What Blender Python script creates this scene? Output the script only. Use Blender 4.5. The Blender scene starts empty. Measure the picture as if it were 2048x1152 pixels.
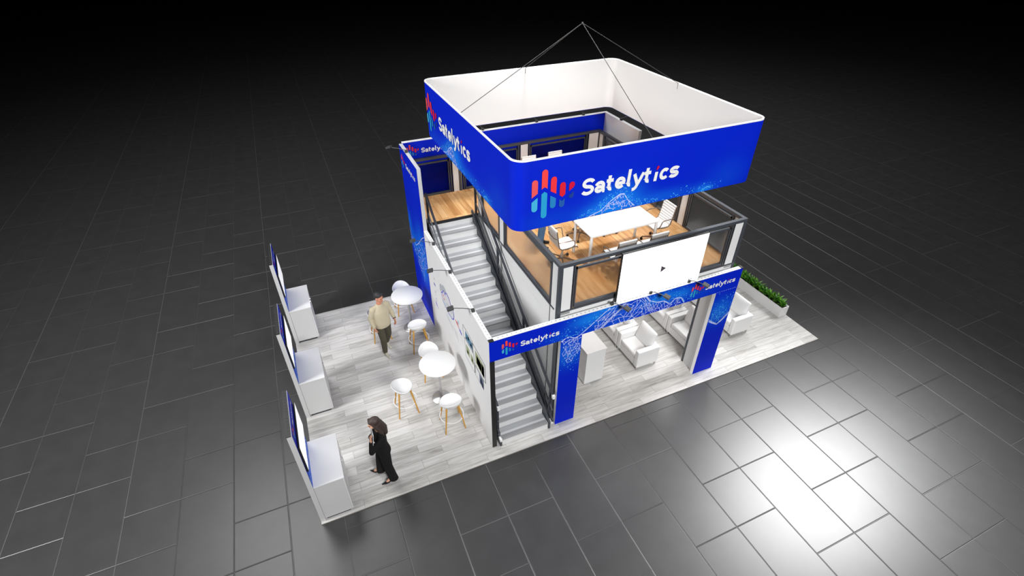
import bpy, math, random
from math import sin, cos, pi, radians as R
from mathutils import Vector as V, Matrix
random.seed(7)
SC = bpy.context.scene
COL = SC.collection

# ------------------------------------------------------------------ materials
def srgb(r, g, b):
    f = lambda c: (c/255/12.92 if c/255 <= .04045 else ((c/255+.055)/1.055)**2.4)
    return (f(r), f(g), f(b), 1)

def mat(name, col, rough=.5, metal=0., spec=.5, emit=None, es=1.):
    m = bpy.data.materials.new(name); m.use_nodes = True
    b = m.node_tree.nodes['Principled BSDF']
    b.inputs['Base Color'].default_value = col
    b.inputs['Roughness'].default_value = rough
    b.inputs['Metallic'].default_value = metal
    b.inputs['Specular IOR Level'].default_value = spec
    if emit:
        b.inputs['Emission Color'].default_value = emit
        b.inputs['Emission Strength'].default_value = es
    return m

class NT:
    """small helper around a node tree"""
    def __init__(s, m):
        s.t = m.node_tree; s.n = s.t.nodes; s.b = s.n['Principled BSDF']
    def new(s, typ, **k):
        x = s.n.new(typ)
        for a, v in k.items():
            if a.startswith('i_'):
                key = a[2:]
                key = int(key) if key.isdigit() else key.replace('_', ' ')
                x.inputs[key].default_value = v
            else: setattr(x, a, v)
        return x
    def link(s, a, b): s.t.links.new(a, b)
    def math(s, op, a, b=None, c=None):
        x = s.n.new('ShaderNodeMath'); x.operation = op
        for i, v in enumerate((a, b, c)):
            if v is None: continue
            if isinstance(v, (int, float)): x.inputs[i].default_value = v
            else: s.link(v, x.inputs[i])
        return x.outputs[0]
    def ramp(s, fac, stops):
        x = s.n.new('ShaderNodeValToRGB'); e = x.color_ramp.elements
        e[0].position, e[0].color = stops[0]; e[1].position, e[1].color = stops[-1]
        for p, c in stops[1:-1]:
            q = e.new(p); q.color = c
        s.link(fac, x.inputs[0]); return x.outputs[0]

g = lambda v: (v, v, v, 1)
M = {}
M['white'] = mat('white_laminate', g(.76), .5, spec=.3)
M['panel_white'] = mat('white_fabric_print', g(.78), .7)
M['cloth_white'] = mat('white_upholstery', g(.80), .55)
M['plastic'] = mat('white_plastic', g(.74), .4, spec=.3)
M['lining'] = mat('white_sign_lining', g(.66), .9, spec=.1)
M['rim'] = mat('white_rim', g(.9), .5)
M['grey_panel'] = mat('light_grey_panel', g(.62), .6)
M['dark'] = mat('dark_grey_metal', srgb(64, 68, 74), .4, .25)
M['rail'] = mat('grey_railing_metal', srgb(74, 78, 85), .4, .2)
M['navy_metal'] = mat('dark_blue_grey_metal', srgb(50, 53, 62), .4, .2)
M['black'] = mat('black_metal', g(.012), .45)
M['lamp'] = mat('lamp_grey', srgb(66, 66, 66), .6, spec=.2)
M['lamp_dark'] = mat('dark_hole_rim', g(.03), .6)
M['chrome'] = mat('chrome', g(.52), .22, .55)
M['bronze'] = mat('polished_brown_frame', srgb(128, 112, 100), .3, .5)
M['wood_leg'] = mat('golden_oak', srgb(196, 146, 62), .5)
M['riser'] = mat('pale_aluminium', srgb(222, 222, 222), .5, .0)
M['tread'] = mat('grey_aluminium', srgb(164, 166, 170), .4, .1)
M['tread_sheen'] = mat('painted_tread_sheen', srgb(208, 209, 212), .3, .1)  # paler strip, paints the specular streak across each tread
M['nosing'] = mat('dark_tread_nosing', srgb(146, 146, 148), .6, .0)
M['leaf'] = mat('green_leaf', srgb(52, 112, 22), .45)
M['leaf2'] = mat('light_green_leaf', srgb(96, 150, 40), .45)
M['soil'] = mat('soil', srgb(40, 30, 22), .9)
M['skin'] = mat('skin', srgb(205, 140, 112), .5)
M['skin2'] = mat('skin_fair', srgb(222, 170, 140), .5)
M['hair'] = mat('black_hair', srgb(42, 42, 44), .6)
M['hair2'] = mat('dark_brown_hair', srgb(60, 47, 43), .6)
M['sweater'] = mat('beige_knit', srgb(190, 180, 154), .9)
M['olive'] = mat('dark_olive_cotton', srgb(72, 68, 54), .9)
M['sneaker'] = mat('stone_sneaker', srgb(190, 186, 172), .8)
M['black_cloth'] = mat('black_cloth', srgb(27, 26, 26), .9, spec=.2)
M['black_leather'] = mat('black_leather', srgb(20, 20, 22), .35)
M['denim'] = mat('blue_denim', srgb(82, 120, 160), .9)
M['shirt'] = mat('navy_shirt', srgb(38, 48, 80), .9)
M['play'] = mat('screen_grey_symbol', srgb(80, 74, 84), .5)
M['faint'] = mat('pale_grey_print', srgb(214, 214, 216), .7)
M['screen'] = mat('lit_white_screen', g(.8), .4, emit=g(1.), es=2.2)
M['kscreen'] = mat('lit_monitor_screen', g(.8), .4, emit=(1, 1, 1, 1), es=.6)
M['white_ink'] = mat('white_ink', g(.85), .5)
M['net'] = mat('pale_lilac_ink', srgb(196, 208, 255), .5)
M['cyan'] = mat('cyan_ink', srgb(70, 175, 245), .5)
M['net_soft'] = mat('soft_blue_ink', srgb(50, 110, 235), .5)
for k, c in dict(r1=(230, 82, 84), r2=(242, 66, 62), r3=(236, 46, 56), r4=(216, 20, 46), r5=(204, 0, 52),
                 b1=(62, 172, 216), b2=(32, 156, 206), b3=(28, 124, 188), b4=(24, 86, 166), b5=(14, 56, 146)).items():
    M[k] = mat('logo_' + k, srgb(*c), .5)
M['ink_blue'] = mat('violet_blue_ink', srgb(70, 66, 205), .6)
M['ink_red'] = mat('red_ink', srgb(232, 70, 72), .6)
M['ink_grey'] = mat('grey_ink', srgb(176, 180, 186), .6)
M['ink_pale'] = mat('pale_blue_ink', srgb(172, 204, 220), .6)
M['ink_dark'] = mat('dark_frame_ink', srgb(74, 78, 84), .6)
M['ink_sea'] = mat('sea_blue_print', srgb(74, 126, 156), .6)
M['ink_field'] = mat('field_green_print', srgb(150, 160, 118), .6)
M['ink_field2'] = mat('grass_green_print', srgb(128, 146, 92), .6)
M['ink_maroon'] = mat('dark_red_print', srgb(186, 56, 56), .6)
M['ink_slate'] = mat('slate_print', srgb(90, 104, 130), .6)
M['tablet'] = mat('tablet_grey', srgb(70, 76, 84), .3)
M['eye'] = mat('dark_eye', srgb(30, 22, 20), .3)
M['lip'] = mat('lip', srgb(176, 96, 86), .5)

# printed blue fabric: the artwork's own colour comes from the "print" attribute of the panel
m = mat('blue_print', srgb(0, 33, 196), .6, spec=.12); t = NT(m)
a = t.new('ShaderNodeVertexColor', layer_name='print'); t.link(a.outputs['Color'], t.b.inputs['Base Color']); M['blue'] = m
m = mat('plain_blue', srgb(0, 33, 196), .6, spec=.12); M['blue_plain'] = m

# dark hall tiles: 0.909 m modules, joints stepping diagonally
CELL, TX, TY = .909, -1.434, .655
m = mat('dark_slate_tile', g(.035), .335); t = NT(m)
co = t.new('ShaderNodeTexCoord'); sp = t.new('ShaderNodeSeparateXYZ'); t.link(co.outputs['Object'], sp.inputs[0])
X = t.math('DIVIDE', t.math('SUBTRACT', sp.outputs[0], TX), CELL); Y = t.math('DIVIDE', t.math('SUBTRACT', sp.outputs[1], TY), CELL)
cx = t.math('FLOOR', X); rx = t.math('ROUND', X); ry = t.math('ROUND', Y)
dx = t.math('ABSOLUTE', t.math('SUBTRACT', X, rx)); dy = t.math('ABSOLUTE', t.math('SUBTRACT', Y, ry))
md = t.math('FLOORED_MODULO', t.math('SUBTRACT', cx, ry), 3.)
has = t.math('LESS_THAN', md, 1.5)
dy2 = t.math('ADD', dy, t.math('MULTIPLY', t.math('SUBTRACT', 1., has), 10.))
dist = t.math('MINIMUM', dx, dy2)
line = t.math('LESS_THAN', dist, .007)
prof = t.new('ShaderNodeMapRange', i_From_Min=.0, i_From_Max=.016, i_To_Min=0., i_To_Max=1.); prof.interpolation_type = 'SMOOTHSTEP'
t.link(dist, prof.inputs['Value'])
nz = t.new('ShaderNodeTexNoise', i_Scale=3., i_Detail=4.); t.link(co.outputs['Object'], nz.inputs['Vector'])
base = t.ramp(nz.outputs['Fac'], [(.3, g(.036)), (.7, g(.043))])
mx = t.new('ShaderNodeMix', data_type='RGBA'); t.link(line, mx.inputs[0]); t.link(base, mx.inputs[6]); bx_ = t.math('COMPARE', t.math('FLOORED_MODULO', rx, 3.), 1., .2); by_ = t.math('COMPARE', t.math('FLOORED_MODULO', ry, 3.), 1., .2)
isx = t.math('LESS_THAN', dx, dy2); br_ = t.math('ADD', t.math('MULTIPLY', isx, bx_), t.math('MULTIPLY', t.math('SUBTRACT', 1., isx), by_))
t.link(t.ramp(br_, [(0., g(.060)), (1., g(.10))]), mx.inputs[7])  # paler joint colours paint in the glint of the bevels, stronger every third joint
t.link(mx.outputs[2], t.b.inputs['Base Color'])
bp = t.new('ShaderNodeBump', i_Strength=.5, i_Distance=.012); t.link(prof.outputs[0], bp.inputs['Height']); t.link(bp.outputs[0], t.b.inputs['Normal'])
M['tile'] = m

def planks(name, w, l, cols, along_y, grain, rough, dark):
    m = mat(name, g(.5), rough, spec=.25); t = NT(m)
    co = t.new('ShaderNodeTexCoord'); mp = t.new('ShaderNodeMapping'); t.link(co.outputs['Object'], mp.inputs[0])
    if along_y: mp.inputs['Rotation'].default_value = (0, 0, pi/2)
    br = t.new('ShaderNodeTexBrick', offset=.37, offset_frequency=2, i_Scale=1., i_Mortar_Size=.003, i_Mortar_Smooth=.1, i_Bias=0., i_Brick_Width=l, i_Row_Height=w)
    br.inputs['Color1'].default_value = g(0); br.inputs['Color2'].default_value = g(1); br.inputs['Mortar'].default_value = g(.5)
    t.link(mp.outputs[0], br.inputs[0])
    # shift the grain per plank
    ms = t.new('ShaderNodeMapping'); ms.inputs['Scale'].default_value = grain
    ad = t.new('ShaderNodeVectorMath', operation='ADD'); sc = t.new('ShaderNodeVectorMath', operation='SCALE', i_Scale=9.)
    t.link(br.outputs['Color'], sc.inputs[0]); t.link(mp.outputs[0], ad.inputs[0]); t.link(sc.outputs[0], ad.inputs[1]); t.link(ad.outputs[0], ms.inputs[0])
    n1 = t.new('ShaderNodeTexNoise', i_Scale=1., i_Detail=6., i_Roughness=.62, i_Distortion=.6); t.link(ms.outputs[0], n1.inputs['Vector'])
    v = t.math('ADD', t.math('MULTIPLY', n1.outputs['Fac'], .8), t.math('MULTIPLY', br.outputs['Color'], .22))
    c = t.ramp(v, cols)
    mx = t.new('ShaderNodeMix', data_type='RGBA'); t.link(br.outputs['Fac'], mx.inputs[0]); t.link(c, mx.inputs[6]); mx.inputs[7].default_value = dark
    t.link(mx.outputs[2], t.b.inputs['Base Color']); return m
M['booth_planks'] = planks('pale_grey_planks', .19, 1.22,
    [(.24, srgb(146, 143, 139)), (.42, srgb(183, 181, 178)), (.58, srgb(203, 201, 199)), (.8, srgb(214, 213, 211))], False, (1.6, 19., 1.), .55, srgb(142, 139, 135))
M['oak'] = planks('oak_planks', .16, 1.1,
    [(.25, srgb(168, 112, 62)), (.45, srgb(206, 152, 96)), (.62, srgb(226, 180, 126)), (.85, srgb(238, 202, 154))], True, (1.1, 10., 1.), .4, srgb(150, 104, 62))

# lightly frosted glass of the balustrade
m = bpy.data.materials.new('frosted_glass'); m.use_nodes = True; nt = m.node_tree; nt.nodes.remove(nt.nodes['Principled BSDF'])
tr = nt.nodes.new('ShaderNodeBsdfTransparent'); tr.inputs[0].default_value = (.93, .93, .93, 1)
rf = nt.nodes.new('ShaderNodeBsdfGlass'); rf.inputs['Roughness'].default_value = .28; rf.inputs['IOR'].default_value = 1.12; rf.inputs['Color'].default_value = (.97, .97, .97, 1)
mi = nt.nodes.new('ShaderNodeMixShader'); mi.inputs[0].default_value = .42
nt.links.new(tr.outputs[0], mi.inputs[1]); nt.links.new(rf.outputs[0], mi.inputs[2]); nt.links.new(mi.outputs[0], nt.nodes['Material Output'].inputs[0])
M['glass'] = m

# ------------------------------------------------------------------ mesh building
class MB:
    def __init__(s): s.v = []; s.f = []; s.m = []; s.cur = 0; s.col = None
    def add(s, vs, fs, mi=None):
        o = len(s.v); s.v += [tuple(p) for p in vs]
        s.f += [tuple(i+o for i in f) for f in fs]; s.m += [s.cur if mi is None else mi]*len(fs); return s
    def box(s, x0, y0, z0, x1, y1, z1, mi=None):
        vs = [(x, y, z) for z in (z0, z1) for y in (y0, y1) for x in (x0, x1)]
        return s.add(vs, [(0, 2, 3, 1), (4, 5, 7, 6), (0, 1, 5, 4), (2, 6, 7, 3), (0, 4, 6, 2), (1, 3, 7, 5)], mi)
    def obox(s, p, q, w, h, up=(0, 0, 1), mi=None):
        """bar from p to q, w wide, h high"""
        p, q = V(p), V(q); d = (q-p).normalized(); u = V(up); r = d.cross(u).normalized(); u = r.cross(d)
        vs = [e + r*a*w/2 + u*b*h/2 for e in (p, q) for b in (-1, 1) for a in (-1, 1)]
        return s.add(vs, [(0, 1, 3, 2), (4, 6, 7, 5), (0, 4, 5, 1), (2, 3, 7, 6), (0, 2, 6, 4), (1, 5, 7, 3)], mi)
    def tube(s, pts, r, n=8, mi=None, closed=False, caps=True):
        pts = [V(p) for p in pts]; rs = r if isinstance(r, (list, tuple)) else [r]*len(pts)
        rings = []; N = len(pts); prev = None
        for i, p in enumerate(pts):
            if closed: d = pts[(i+1) % N]-pts[i-1]
            else: d = pts[min(i+1, N-1)]-pts[max(i-1, 0)]
            d.normalize()
            if prev is None:
                a = V((0, 0, 1)) if abs(d.z) < .9 else V((1, 0, 0))
                u = d.cross(a).normalized()
            else: u = (prev - d*prev.dot(d)).normalized()
            prev = u; w = d.cross(u)
            rings.append([p+(u*cos(2*pi*k/n)+w*sin(2*pi*k/n))*rs[i] for k in range(n)])
        vs = [q for ring in rings for q in ring]; fs = []
        for i in range(N if closed else N-1):
            j = (i+1) % N
            for k in range(n): fs.append((i*n+k, i*n+(k+1) % n, j*n+(k+1) % n, j*n+k))
        if caps and not closed: fs += [tuple(range(n-1, -1, -1)), tuple((N-1)*n+k for k in range(n))]
        return s.add(vs, fs, mi)
    def lathe(s, prof, c=(0, 0, 0), n=32, mi=None, sx=1., sy=1.):
        vs = []; fs = []
        for r, z in prof:
            vs += [(c[0]+r*sx*cos(2*pi*k/n), c[1]+r*sy*sin(2*pi*k/n), c[2]+z) for k in range(n)]
        for i in range(len(prof)-1):
            for k in range(n): fs.append((i*n+k, i*n+(k+1) % n, (i+1)*n+(k+1) % n, (i+1)*n+k))
        fs += [tuple(range(n-1, -1, -1)), tuple((len(prof)-1)*n+k for k in range(n))]
        return s.add(vs, fs, mi)
    def rings(s, rr, mi=None, caps=True):
        n = len(rr[0]); vs = [p for r in rr for p in r]; fs = []
        for i in range(len(rr)-1):
            for k in range(n): fs.append((i*n+k, i*n+(k+1) % n, (i+1)*n+(k+1) % n, (i+1)*n+k))
        if caps: fs += [tuple(range(n-1, -1, -1)), tuple((len(rr)-1)*n+k for k in range(n))]
        return s.add(vs, fs, mi)
    def ball(s, c, r, n=12, mi=None, rot=None):
        r = r if isinstance(r, (list, tuple)) else (r, r, r); c = V(c); rr = []
        m_ = n//2+1
        for i in range(1, m_):
            th = pi*i/m_; ring = []
            for k in range(n):
                p = V((r[0]*sin(th)*cos(2*pi*k/n), r[1]*sin(th)*sin(2*pi*k/n), -r[2]*cos(th)))
                if rot: p = rot @ p
                ring.append(c+p)
            rr.append(ring)
        return s.rings(rr, mi)
    def cone(s, a, b, ra, rb, n=12, mi=None):
        """round cone (limb segment)"""
        s.ball(a, ra, n, mi); s.ball(b, rb, n, mi); return s.tube([a, b], [ra, rb], n, mi)
    def limb(s, pts, rs, n=12, mi=None):
        for i in range(len(pts)-1): s.cone(pts[i], pts[i+1], rs[i], rs[i+1], n, mi)
        return s
    def poly(s, pts, mi=None): return s.add(pts, [tuple(range(len(pts)))], mi)
    def fix(s):
        return s

def obj(name, mb, mats, parent=None, world=False, smooth=False, bevel=0., loc=None, seg=2):
    me = bpy.data.meshes.new(name)
    off = V(parent.location) if (world and parent) else V((0, 0, 0))
    o = bpy.data.objects.new(name, me)
    if loc is not None and not parent: off = V(loc); o.location = off
    me.from_pydata([tuple(V(p)-off) for p in mb.v], [], mb.f)
    mats = mats if isinstance(mats, (list, tuple)) else [mats]
    for k in mats: me.materials.append(M[k])
    me.polygons.foreach_set('material_index', mb.m)
    if mb.col:
        at = me.color_attributes.new('print', 'FLOAT_COLOR', 'POINT')
        for i, c in enumerate(mb.col): at.data[i].color = c
    me.update()
    import bmesh
    bm = bmesh.new(); bm.from_mesh(me)
    if not mb.col and not getattr(mb, 'flat', False): bmesh.ops.recalc_face_normals(bm, faces=bm.faces)
    bm.to_mesh(me); bm.free()
    if smooth:
        me.shade_smooth()
        try: me.set_sharp_from_angle(angle=R(40))
        except Exception: pass
    COL.objects.link(o)
    if parent: o.parent = parent
    if bevel:
        b = o.modifiers.new('Bevel', 'BEVEL'); b.width = bevel; b.segments = seg; b.limit_method = 'ANGLE'
        me.shade_smooth()
        try: me.set_sharp_from_angle(angle=R(50))
        except Exception: pass
    return o

def thing(name, label, cat, loc=(0, 0, 0), rz=0., group=None):
    o = bpy.data.objects.new(name, None); COL.objects.link(o)
    o.location = loc; o.rotation_euler = (0, 0, rz); o.empty_display_size = .2
    o['label'] = label; o['category'] = cat
    if group: o['group'] = group
    return o
def tag(o, label, cat, group=None, kind=None):
    if label: o['label'] = label
    if cat: o['category'] = cat
    if group: o['group'] = group
    if kind: o['kind'] = kind
    return o
def dup(root, loc, rz=None, label=None, group=None):
    r = root.copy(); COL.objects.link(r); r.location = loc
    if rz is not None: r.rotation_euler = (0, 0, rz)
    if label: r['label'] = label
    if group: r['group'] = group
    for ch in list(root.children):
        c = ch.copy(); COL.objects.link(c); c.parent = r
        for gch in list(ch.children):
            d = gch.copy(); COL.objects.link(d); d.parent = c
    return r

# ------------------------------------------------------------------ flat artwork (logos, networks)
def frame(O, u, v, n, off=.003):
    O, u, v, n = V(O), V(u), V(v), V(n)
    return lambda x, y, k=0.: tuple(O+u*x+v*y+n*(off+k))
def arc(cx, cy, rx, ry, a0, a1, n=14):
    return [(cx+rx*cos(R(a0+(a1-a0)*i/n)), cy+ry*sin(R(a0+(a1-a0)*i/n))) for i in range(n+1)]
def stroke(mb, pts, w, F, mi):
    P = [V(p) for p in pts]; N = len(P); L = []; Rr = []
    for i in range(N):
        if i == 0: d = (P[1]-P[0]).normalized(); k = 1.
        elif i == N-1: d = (P[-1]-P[-2]).normalized(); k = 1.
        else:
            d1 = (P[i]-P[i-1]).normalized(); d2 = (P[i+1]-P[i]).normalized(); d = (d1+d2)
            d = d.normalized() if d.length > 1e-6 else d1
            k = 1/max(.5, d.dot(d1))
        nn = V((-d.y, d.x))*w/2*k
        L.append(P[i]+nn); Rr.append(P[i]-nn)
    vs = [F(p.x, p.y) for p in L]+[F(p.x, p.y) for p in Rr]
    mb.add(vs, [(N+i, N+i+1, i+1, i) for i in range(N-1)], mi)
LETTERS = {
 'S': (0., [arc(.60, .99, .42, .28, 15, 270)+arc(.56, .42, .44, .285, 90, -160)[1:]]),
 'a': (1.23, [arc(.38, .32, .25, .185, 0, 360, 18), arc(.42, .57, .33, .295, 165, 0)+[(.75, .1)], [(.72, .13), (.93, .10)]]),
 't': (2.23, [[(.27, 1.30), (.27, .38)]+arc(.50, .38, .23, .25, 180, 285, 8), [(0., .87), (.64, .87)]]),
 'e': (3.08, [[(.22, .47), (.93, .47)], arc(.47, .5, .345, .37, 2, 318, 20)]),
 'l': (4.16, [[(.17, 1.50), (.17, .36)]+arc(.36, .36, .19, .225, 180, 280, 8)]),
 'y': (4.70, [[(.12, 1.), (.54, .10)], [(1.0, 1.), (.57, .05), (.44, -.2)]+[(.30, -.32), (.1, -.34)]]),
 't2': (5.80, [[(.27, 1.30), (.27, .38)]+arc(.50, .38, .23, .25, 180, 285, 8), [(0., .87), (.64, .87)]]),
 'i': (6.86, [[(.13, 0.), (.15, .80)]]),
 'c': (7.38, [arc(.47, .5, .345, .37, 42, 318, 20)]),
 's': (8.33, [arc(.52, .685, .36, .19, 20, 270)+arc(.48, .315, .37, .185, 90, -160)[1:]]),
}
BARS = [('r1', .0, None), ]
LOGO_MATS = ['white_ink', 'r1', 'r2', 'r3', 'r4', 'r5', 'b1', 'b2', 'b3', 'b4', 'b5']
def draw_logo(mb, F, u0, v0, k=1., text_dx=0., dots=True):
    """five-bar emblem and the word, k = 1 is the size on the hanging sign; (u0,v0) = lower left of the emblem"""
    T = lambda x, y, q=0.: F(u0+x*k, v0+y*k, q)
    def top(x0, x1, yt, bot, mi):
        r = (x1-x0)/2
        mb.poly([T(*p) for p in bot+arc((x0+x1)/2, yt-r, r, r, 0, 180, 10)], mi)
    def bottom(x0, x1, yb, up, mi):
        r = (x1-x0)/2
        mb.poly([T(*p) for p in arc((x0+x1)/2, yb+r, r, r, 180, 360, 10)+up], mi)
    top(0, .097, .643, [(0, .366), (.097, .426)], 1)
    top(.158, .254, .778, [(.158, .478), (.206, .508), (.254, .474)], 2)
    top(.306, .402, .645, [(.306, .424), (.402, .366)], 3)
    top(.46, .556, .531, [(.46, .33), (.508, .292), (.556, .33)], 4)
    mb.poly([T(*p) for p in [(.617, .366), (.69, .414), (.71, .45)]+arc(.663, .465, .047, .047, 0, 180, 8)], 5)
    bottom(0, .097, .134, [(.097, .36), (0, .296)], 6)
    bottom(.158, .254, 0, [(.254, .402), (.206, .434), (.158, .402)], 7)
    bottom(.306, .402, .138, [(.402, .292), (.306, .352)], 8)
    bottom(.46, .552, .124, [(.552, .262), (.508, .226), (.46, .262)], 9)
    mb.poly([T(*p) for p in arc(.66, .286, .044, .044, 180, 360, 8)+[(.704, .352), (.616, .292)]], 10)
    s = .195; tx = .826
    G = lambda x, y, q=0.: T(tx+x*s, .235+y*s, q)
    for key, (x0, strokes) in LETTERS.items():
        for iq, st in enumerate(strokes):
            stroke(mb, [(x0+x+.05*y, y) for x, y in st], .295, lambda x, y: G(x, y, .0005*iq), 0)
    mb.poly([G(*p) for p in [(6.98, .95), (7.10, 1.0), (7.22, 1.16)]+arc(7.12, 1.2, .12, .12, -20, 180, 8)], 5)

def lerp_curve(c, u):
    if u <= c[0][0]: return c[0][1]
    for (a, p), (b, q) in zip(c, c[1:]):
        if a <= u <= b: return p+(q-p)*(u-a)/(b-a)
    return c[-1][1]
def network(mb, F, u0, u1, v0, v1, ridge, floor_, step, w, seed, skip=.12, ridge_w=2., mi=0, mj=2):
    """triangulated net of thin lines between the floor and the ridge"""
    rnd = random.Random(seed); nu = int((u1-u0)/step)+1; nv = int((v1-v0)/step)+2; P = {}
    for i in range(nu+1):
        for j in range(nv+1):
            u = u0+(i+.5*(j % 2)+rnd.uniform(-.3, .3))*step; v = v0+(j+rnd.uniform(-.3, .3))*step
            if u0 <= u <= u1 and v0 <= v <= v1 and floor_(u) <= v <= ridge(u): P[i, j] = (u, v)
    def seg(p, q, ww, m_):
        d = V((q[0]-p[0], q[1]-p[1]));
        if d.length < 1e-4: return
        n = V((-d.y, d.x)).normalized()*ww/2
        k_ = rnd.uniform(.0003, .0014); mb.add([F(p[0]+n.x, p[1]+n.y, k_), F(q[0]+n.x, q[1]+n.y, k_), F(q[0]-n.x, q[1]-n.y, k_), F(p[0]-n.x, p[1]-n.y, k_)], [(0, 1, 2, 3)], m_)
    for (i, j), p in P.items():
        o = i+(j % 2)
        for nb in ((i+1, j), (o, j+1), (o-1, j+1), (i+1, j+1)):
            if nb in P and rnd.random() > skip: seg(p, P[nb], w*rnd.uniform(.6, 1.2), mi if rnd.random() < .6 else mj)
        r = w*rnd.uniform(.9, 1.7)
        mb.poly([F(p[0]+r*cos(k*pi/3), p[1]+r*sin(k*pi/3), .0017) for k in range(6)], mi)
    if ridge_w:
        N = int((u1-u0)/(step*.5)); pr = None
        for i in range(N+1):
            u = u0+(u1-u0)*i/N; q = (u, min(v1, ridge(u)))
            if pr and ridge(u) < v1+.01 and q[1] > v0: seg(pr, q, w*ridge_w, mi)
            pr = q
def specks(mb, F, n, u0, u1, v0, v1, dens, r, seed, mi=1):
    rnd = random.Random(seed)
    for _ in range(n):
        u, v = rnd.uniform(u0, u1), rnd.uniform(v0, v1)
        if rnd.random() > dens(u, v): continue
        q = r*rnd.uniform(.5, 1.1); m_ = mi if rnd.random() < .7 else 2
        k_ = rnd.uniform(.0019, .0034); mb.poly([F(u+q*cos(k*pi/3), v+q*sin(k*pi/3), k_) for k in range(6)], m_)
BLUE = srgb(0, 33, 196)[:3]; GLOW = srgb(20, 130, 236)[:3]
def graphic(F, rects, glow, step=.04):
    mb = MB(); mb.col = []
    for (u0, v0, u1, v1) in rects:
        nu = max(1, int((u1-u0)/step)); nv = max(1, int((v1-v0)/step)); o = len(mb.v); vs = []
        for j in range(nv+1):
            for i in range(nu+1):
                u = u0+(u1-u0)*i/nu; v = v0+(v1-v0)*j/nv; k = min(1, glow(u, v)); vs.append(F(u, v))
                mb.col.append(tuple(BLUE[c]*(1-k)+GLOW[c]*k for c in range(3))+(1,))
        mb.add(vs, [(j*(nu+1)+i, j*(nu+1)+i+1, (j+1)*(nu+1)+i+1, (j+1)*(nu+1)+i) for j in range(nv) for i in range(nu)])
    return mb
def blobs(L): return lambda u, v: sum(a*math.exp(-((u-p)/su)**2-((v-q)/sv)**2) for p, q, su, sv, a in L)
def merge(gb, b2, k0=1):
    o = len(gb.v); gb.v += b2.v; gb.f += [tuple(i+o for i in f) for f in b2.f]; gb.m += [i+k0 for i in b2.m]; gb.col += [(1, 1, 1, 1)]*len(b2.v)
def flat():
    m_ = MB(); m_.flat = True; return m_
NETM = ['net', 'cyan', 'net_soft']

# ------------------------------------------------------------------ setting
W, D = 12.192, 6.12
b = MB(); b.box(-70, -40, -.3, 80, 110, -.022); tag(obj('floor', b, 'tile'), 'dark grey slate tile hall floor around the booth', None, kind='structure')
b = MB(); b.box(0, 0, -.022, W, D, 0.); o = obj('booth_flooring', b, 'booth_planks')
tag(o, 'pale grey wood-plank booth floor laid on the dark tiles', 'flooring', kind='structure')
DZ = 2.96

# ------------------------------------------------------------------ white wall with wall graphics (faces -x)
XW, YW, ZH, TW = 3.394, .297, 2.883, .085
def perforations(mb, p, q, z, gap, s, mi):
    p, q = V(p), V(q); L = (q-p).length; n = int(L/gap); d = (q-p)/L
    for i in range(n):
        c = p+d*(i+.5)*L/n; mb.box(c.x-s, c.y-s, z-.004, c.x+s, c.y+s, z+.002, mi)
w = thing('partition_wall', 'long white partition wall with logos and framed pictures beside the stairs', 'wall', (XW+TW/2, 2.33, 0))
b = MB(); b.box(XW, YW+.005, 0, XW+TW, 4.357, ZH-.012); obj('panel', b, 'panel_white', w, True)
b = MB(); b.box(XW, YW, ZH-.012, XW+TW, 4.357, ZH, 0); perforations(b, (XW+TW*.55, YW+.06, 0), (XW+TW*.55, 4.3, 0), ZH, .085, .011, 1); obj('top_rail', b, ['rim', 'ink_grey'], w, True)
b = MB(); b.box(XW-.002, YW-.012, 0, XW+TW+.003, YW+.005, 2.40); obj('end_cap', b, 'black', w, True)
b = MB(); b.box(XW-.004, YW-.012, ZH-.012, XW+TW+.003, YW+.055, ZH+.005); o = obj('corner_connector', b, 'black', w, True)
F = frame((XW, 0, 0), (0, -1, 0), (0, 0, 1), (-1, 0, 0))     # u = -y
Fy = lambda y, z: F(-y, z)
b = flat(); mats = ['ink_blue', 'ink_red', 'ink_grey', 'ink_pale', 'faint']
def blot(y0, z0, y1, z1, mi, k=0.):
    b.poly([F(-y0, z0, k), F(-y1, z0, k), F(-y1, z1, k), F(-y0, z1, k)], mi)
# column of small icons next to the tower
blot(3.87, 1.86, 3.80, 1.91, 2)
for q in range(3): blot(3.90-.05*q, 1.685+.008*q, 3.865-.05*q, 1.75-.006*q, 0)
b.poly([Fy(3.83+.035*cos(k*pi/5), 1.51+.035*sin(k*pi/5)) for k in range(10)], 2)
blot(3.87, 1.39, 3.83, 1.42, 2); blot(3.83, 1.30, 3.79, 1.34, 0); blot(3.80, 1.25, 3.77, 1.28, 2)
b.poly([Fy(y, z) for y, z in [(3.94, 1.19), (3.90, 1.12), (3.80, 1.08), (3.77, 1.11), (3.84, 1.16)]], 0)
b.poly([Fy(y, z) for y, z in [(3.76, 1.09), (3.72, 1.06), (3.72, 1.12)]], 0)
for q in range(4): blot(3.62+.02*q, 1.72-.02*q, 3.57, 1.725-.02*q, 4)
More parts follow.
